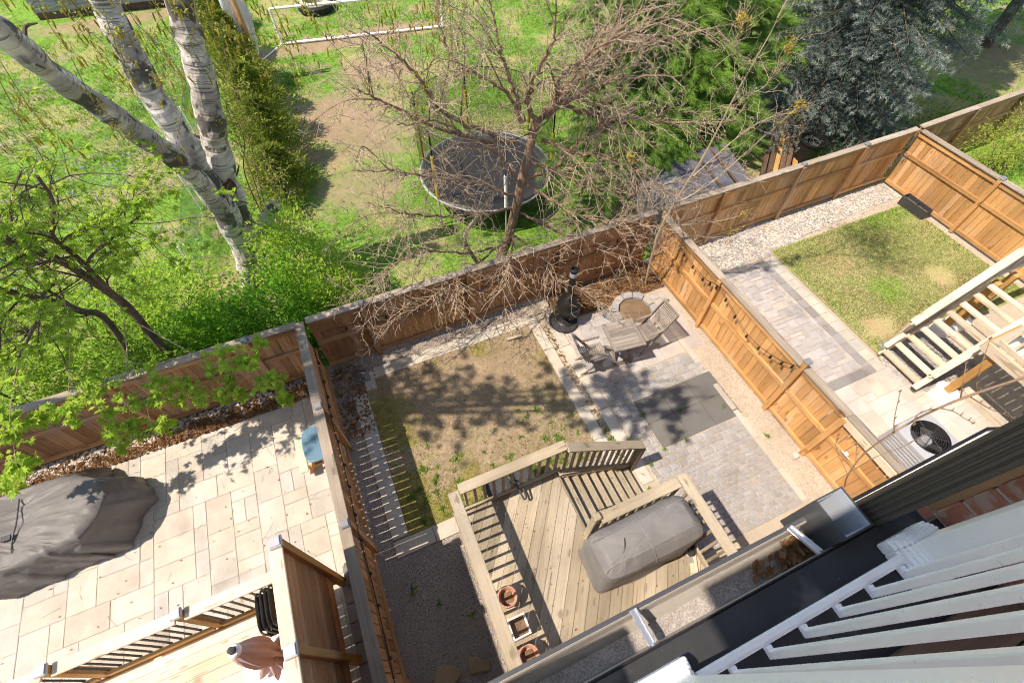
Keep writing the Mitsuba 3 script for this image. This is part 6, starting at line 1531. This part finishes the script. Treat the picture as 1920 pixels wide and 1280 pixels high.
# weeds, each a small rosette
wn = 0
def weed(x, y, s, z=.02, lab=None):
    global wn
    n = int(gx.integers(9, 18)); a = gx.uniform(0, 6.28, n); D = np.c_[np.cos(a), np.sin(a), gx.uniform(.15, .9, n)]
    wn += 1
    return leaves(np.tile([x, y, z], (n, 1)) + gx.normal(0, .012, (n, 3)) * [1, 1, 0], unit(D), gx.uniform(.6, 1.2, n) * s, 'long', 9)
wp = [(x_, y_, s_) for x_, y_, s_ in zip(gx.uniform(-.6, 2.75, 46), 2.42 + np.abs(gx.normal(0, .55, 46)), gx.uniform(.05, .12, 46))] + [(.2, 2.7, .07), (.55, 2.5, .08), (1.4, 2.8, .07), (2.15, 2.5, .09), (2.6, 2.9, .07), (.95, 2.95, .07), (1.65, 2.85, .06), (2.25, 3.3, .06), (-.3, 2.85, .08), (-.2, 3.4, .08), (.05, 3.3, .07), (2.75, 2.5, .08), (1.25, 3.35, .05), (.3, 3.15, .06), (1.15, 2.55, .10), (.75, 2.75, .09), (1.55, 2.62, .11), (1.9, 2.6, .10), (.3, 2.9, .11), (2.2, 2.75, .10), (2.55, 2.65, .09), (2.0, 3.05, .10), (2.4, 3.1, .07), (1.3, 3.0, .07), (.45, 3.35, .10), (-.1, 2.6, .10), (-.05, 3.1, .12), (.15, 2.45, .11), (.9, 3.25, .06), (2.7, 3.3, .06), (1.75, 3.5, .05), (2.3, 3.6, .06), (.6, 3.9, .05), (.0, 3.75, .08), (1.0, 2.45, .1), (1.7, 2.45, .1)]
for x, y, s in wp:
    put(weed(x, y, s), 'm_leaf', 'weed', label='small green weed rosette on the bare garden bed', cat='weed', group='weeds in the garden bed')
for x, y, s in [(3.10, 2.75, .09), (3.12, 2.55, .11), (3.30, 2.35, .10), (3.05, 2.95, .06), (3.45, 2.45, .08), (3.5, 1.86, .06), (3.88, 2.0, .06), (3.9, 2.75, .07), (4.35, 2.02, .06), (4.6, 2.55, .07), (3.3, 1.75, .08), (3.25, 1.5, .07), (5.75, 1.5, .08), (5.4, 2.3, .06), (5.9, 4.9, .08), (4.66, 4.72, .10)]:
    put(weed(x, y, s, .012), 'm_leaf', 'paving_weed', label='small green weed growing in a joint of the grey paving', cat='weed', group='weeds in the paving joints')
for x, y, s in [(-.92, 1.62, .13), (-.2, .95, .10), (-.6, 1.3, .07)]:
    put(weed(x, y, s, .01), 'm_leaf', 'gravel_weed', label='small green weed on the dark gravel beside the deck', cat='weed', group='weeds on the gravel')
# moss in the joints of the cobbles
m = []
P = np.vstack([np.c_[gx.uniform(3.46, 3.9, 500), gx.uniform(2.0, 3.9, 500)], np.c_[gx.uniform(3.46, 5.0, 700), gx.uniform(3.05, 3.65, 700)], np.c_[gx.uniform(3.46, 4.6, 600), gx.uniform(1.62, 2.04, 600)]])
n = len(P); put(leaves(np.c_[P, np.full(n, .004)], unit(np.c_[gx.normal(0, 1, (n, 2)), np.full(n, .5)]), gx.uniform(.012, .022, n), 'oval', 2), 'm_leaf', 'joint_moss', label='ochre moss in the joints of the grey cobbles', kind='stuff')

P = area(34000, -.70, 2.80, 2.42, 5.48); nr = np.clip(1.15 - (P[:, 1] - 2.4) / 2.2, .10, 1) * np.clip(hfield(P, 2.2, 8) * 2.2 - .55, .05, 1)
P = P[gx.uniform(size=len(P)) < nr]; n = len(P)
put(leaves(np.c_[P, np.full(n, .012)], unit(np.c_[gx.normal(0, 1.1, (n, 2)), np.ones(n)]), gx.uniform(.025, .06, n), 'blade', gx.choice([14, 9, 11], n, p=[.40, .36, .24])), 'm_leaf', 'sparse_grass', label='fine sparse grass on the bare garden bed, thickest near the deck', kind='stuff')
pebbles('soil_clods', 'small clods and stones on the bare garden bed', area(2600, -.70, 2.80, 2.42, 5.48), .008, gx.uniform(.006, .016, 2600), [5, 2, 8], [.72, .16, .12])
put(curled_leaves(900, lambda r: (r.uniform(-8, 14), 6.6 + abs(r.normal(0, 3.5)), .0), .06, 21, 10, .03), 'm_leaf', 'lawn_litter', label='dry brown leaves scattered on the far lawn', kind='stuff')
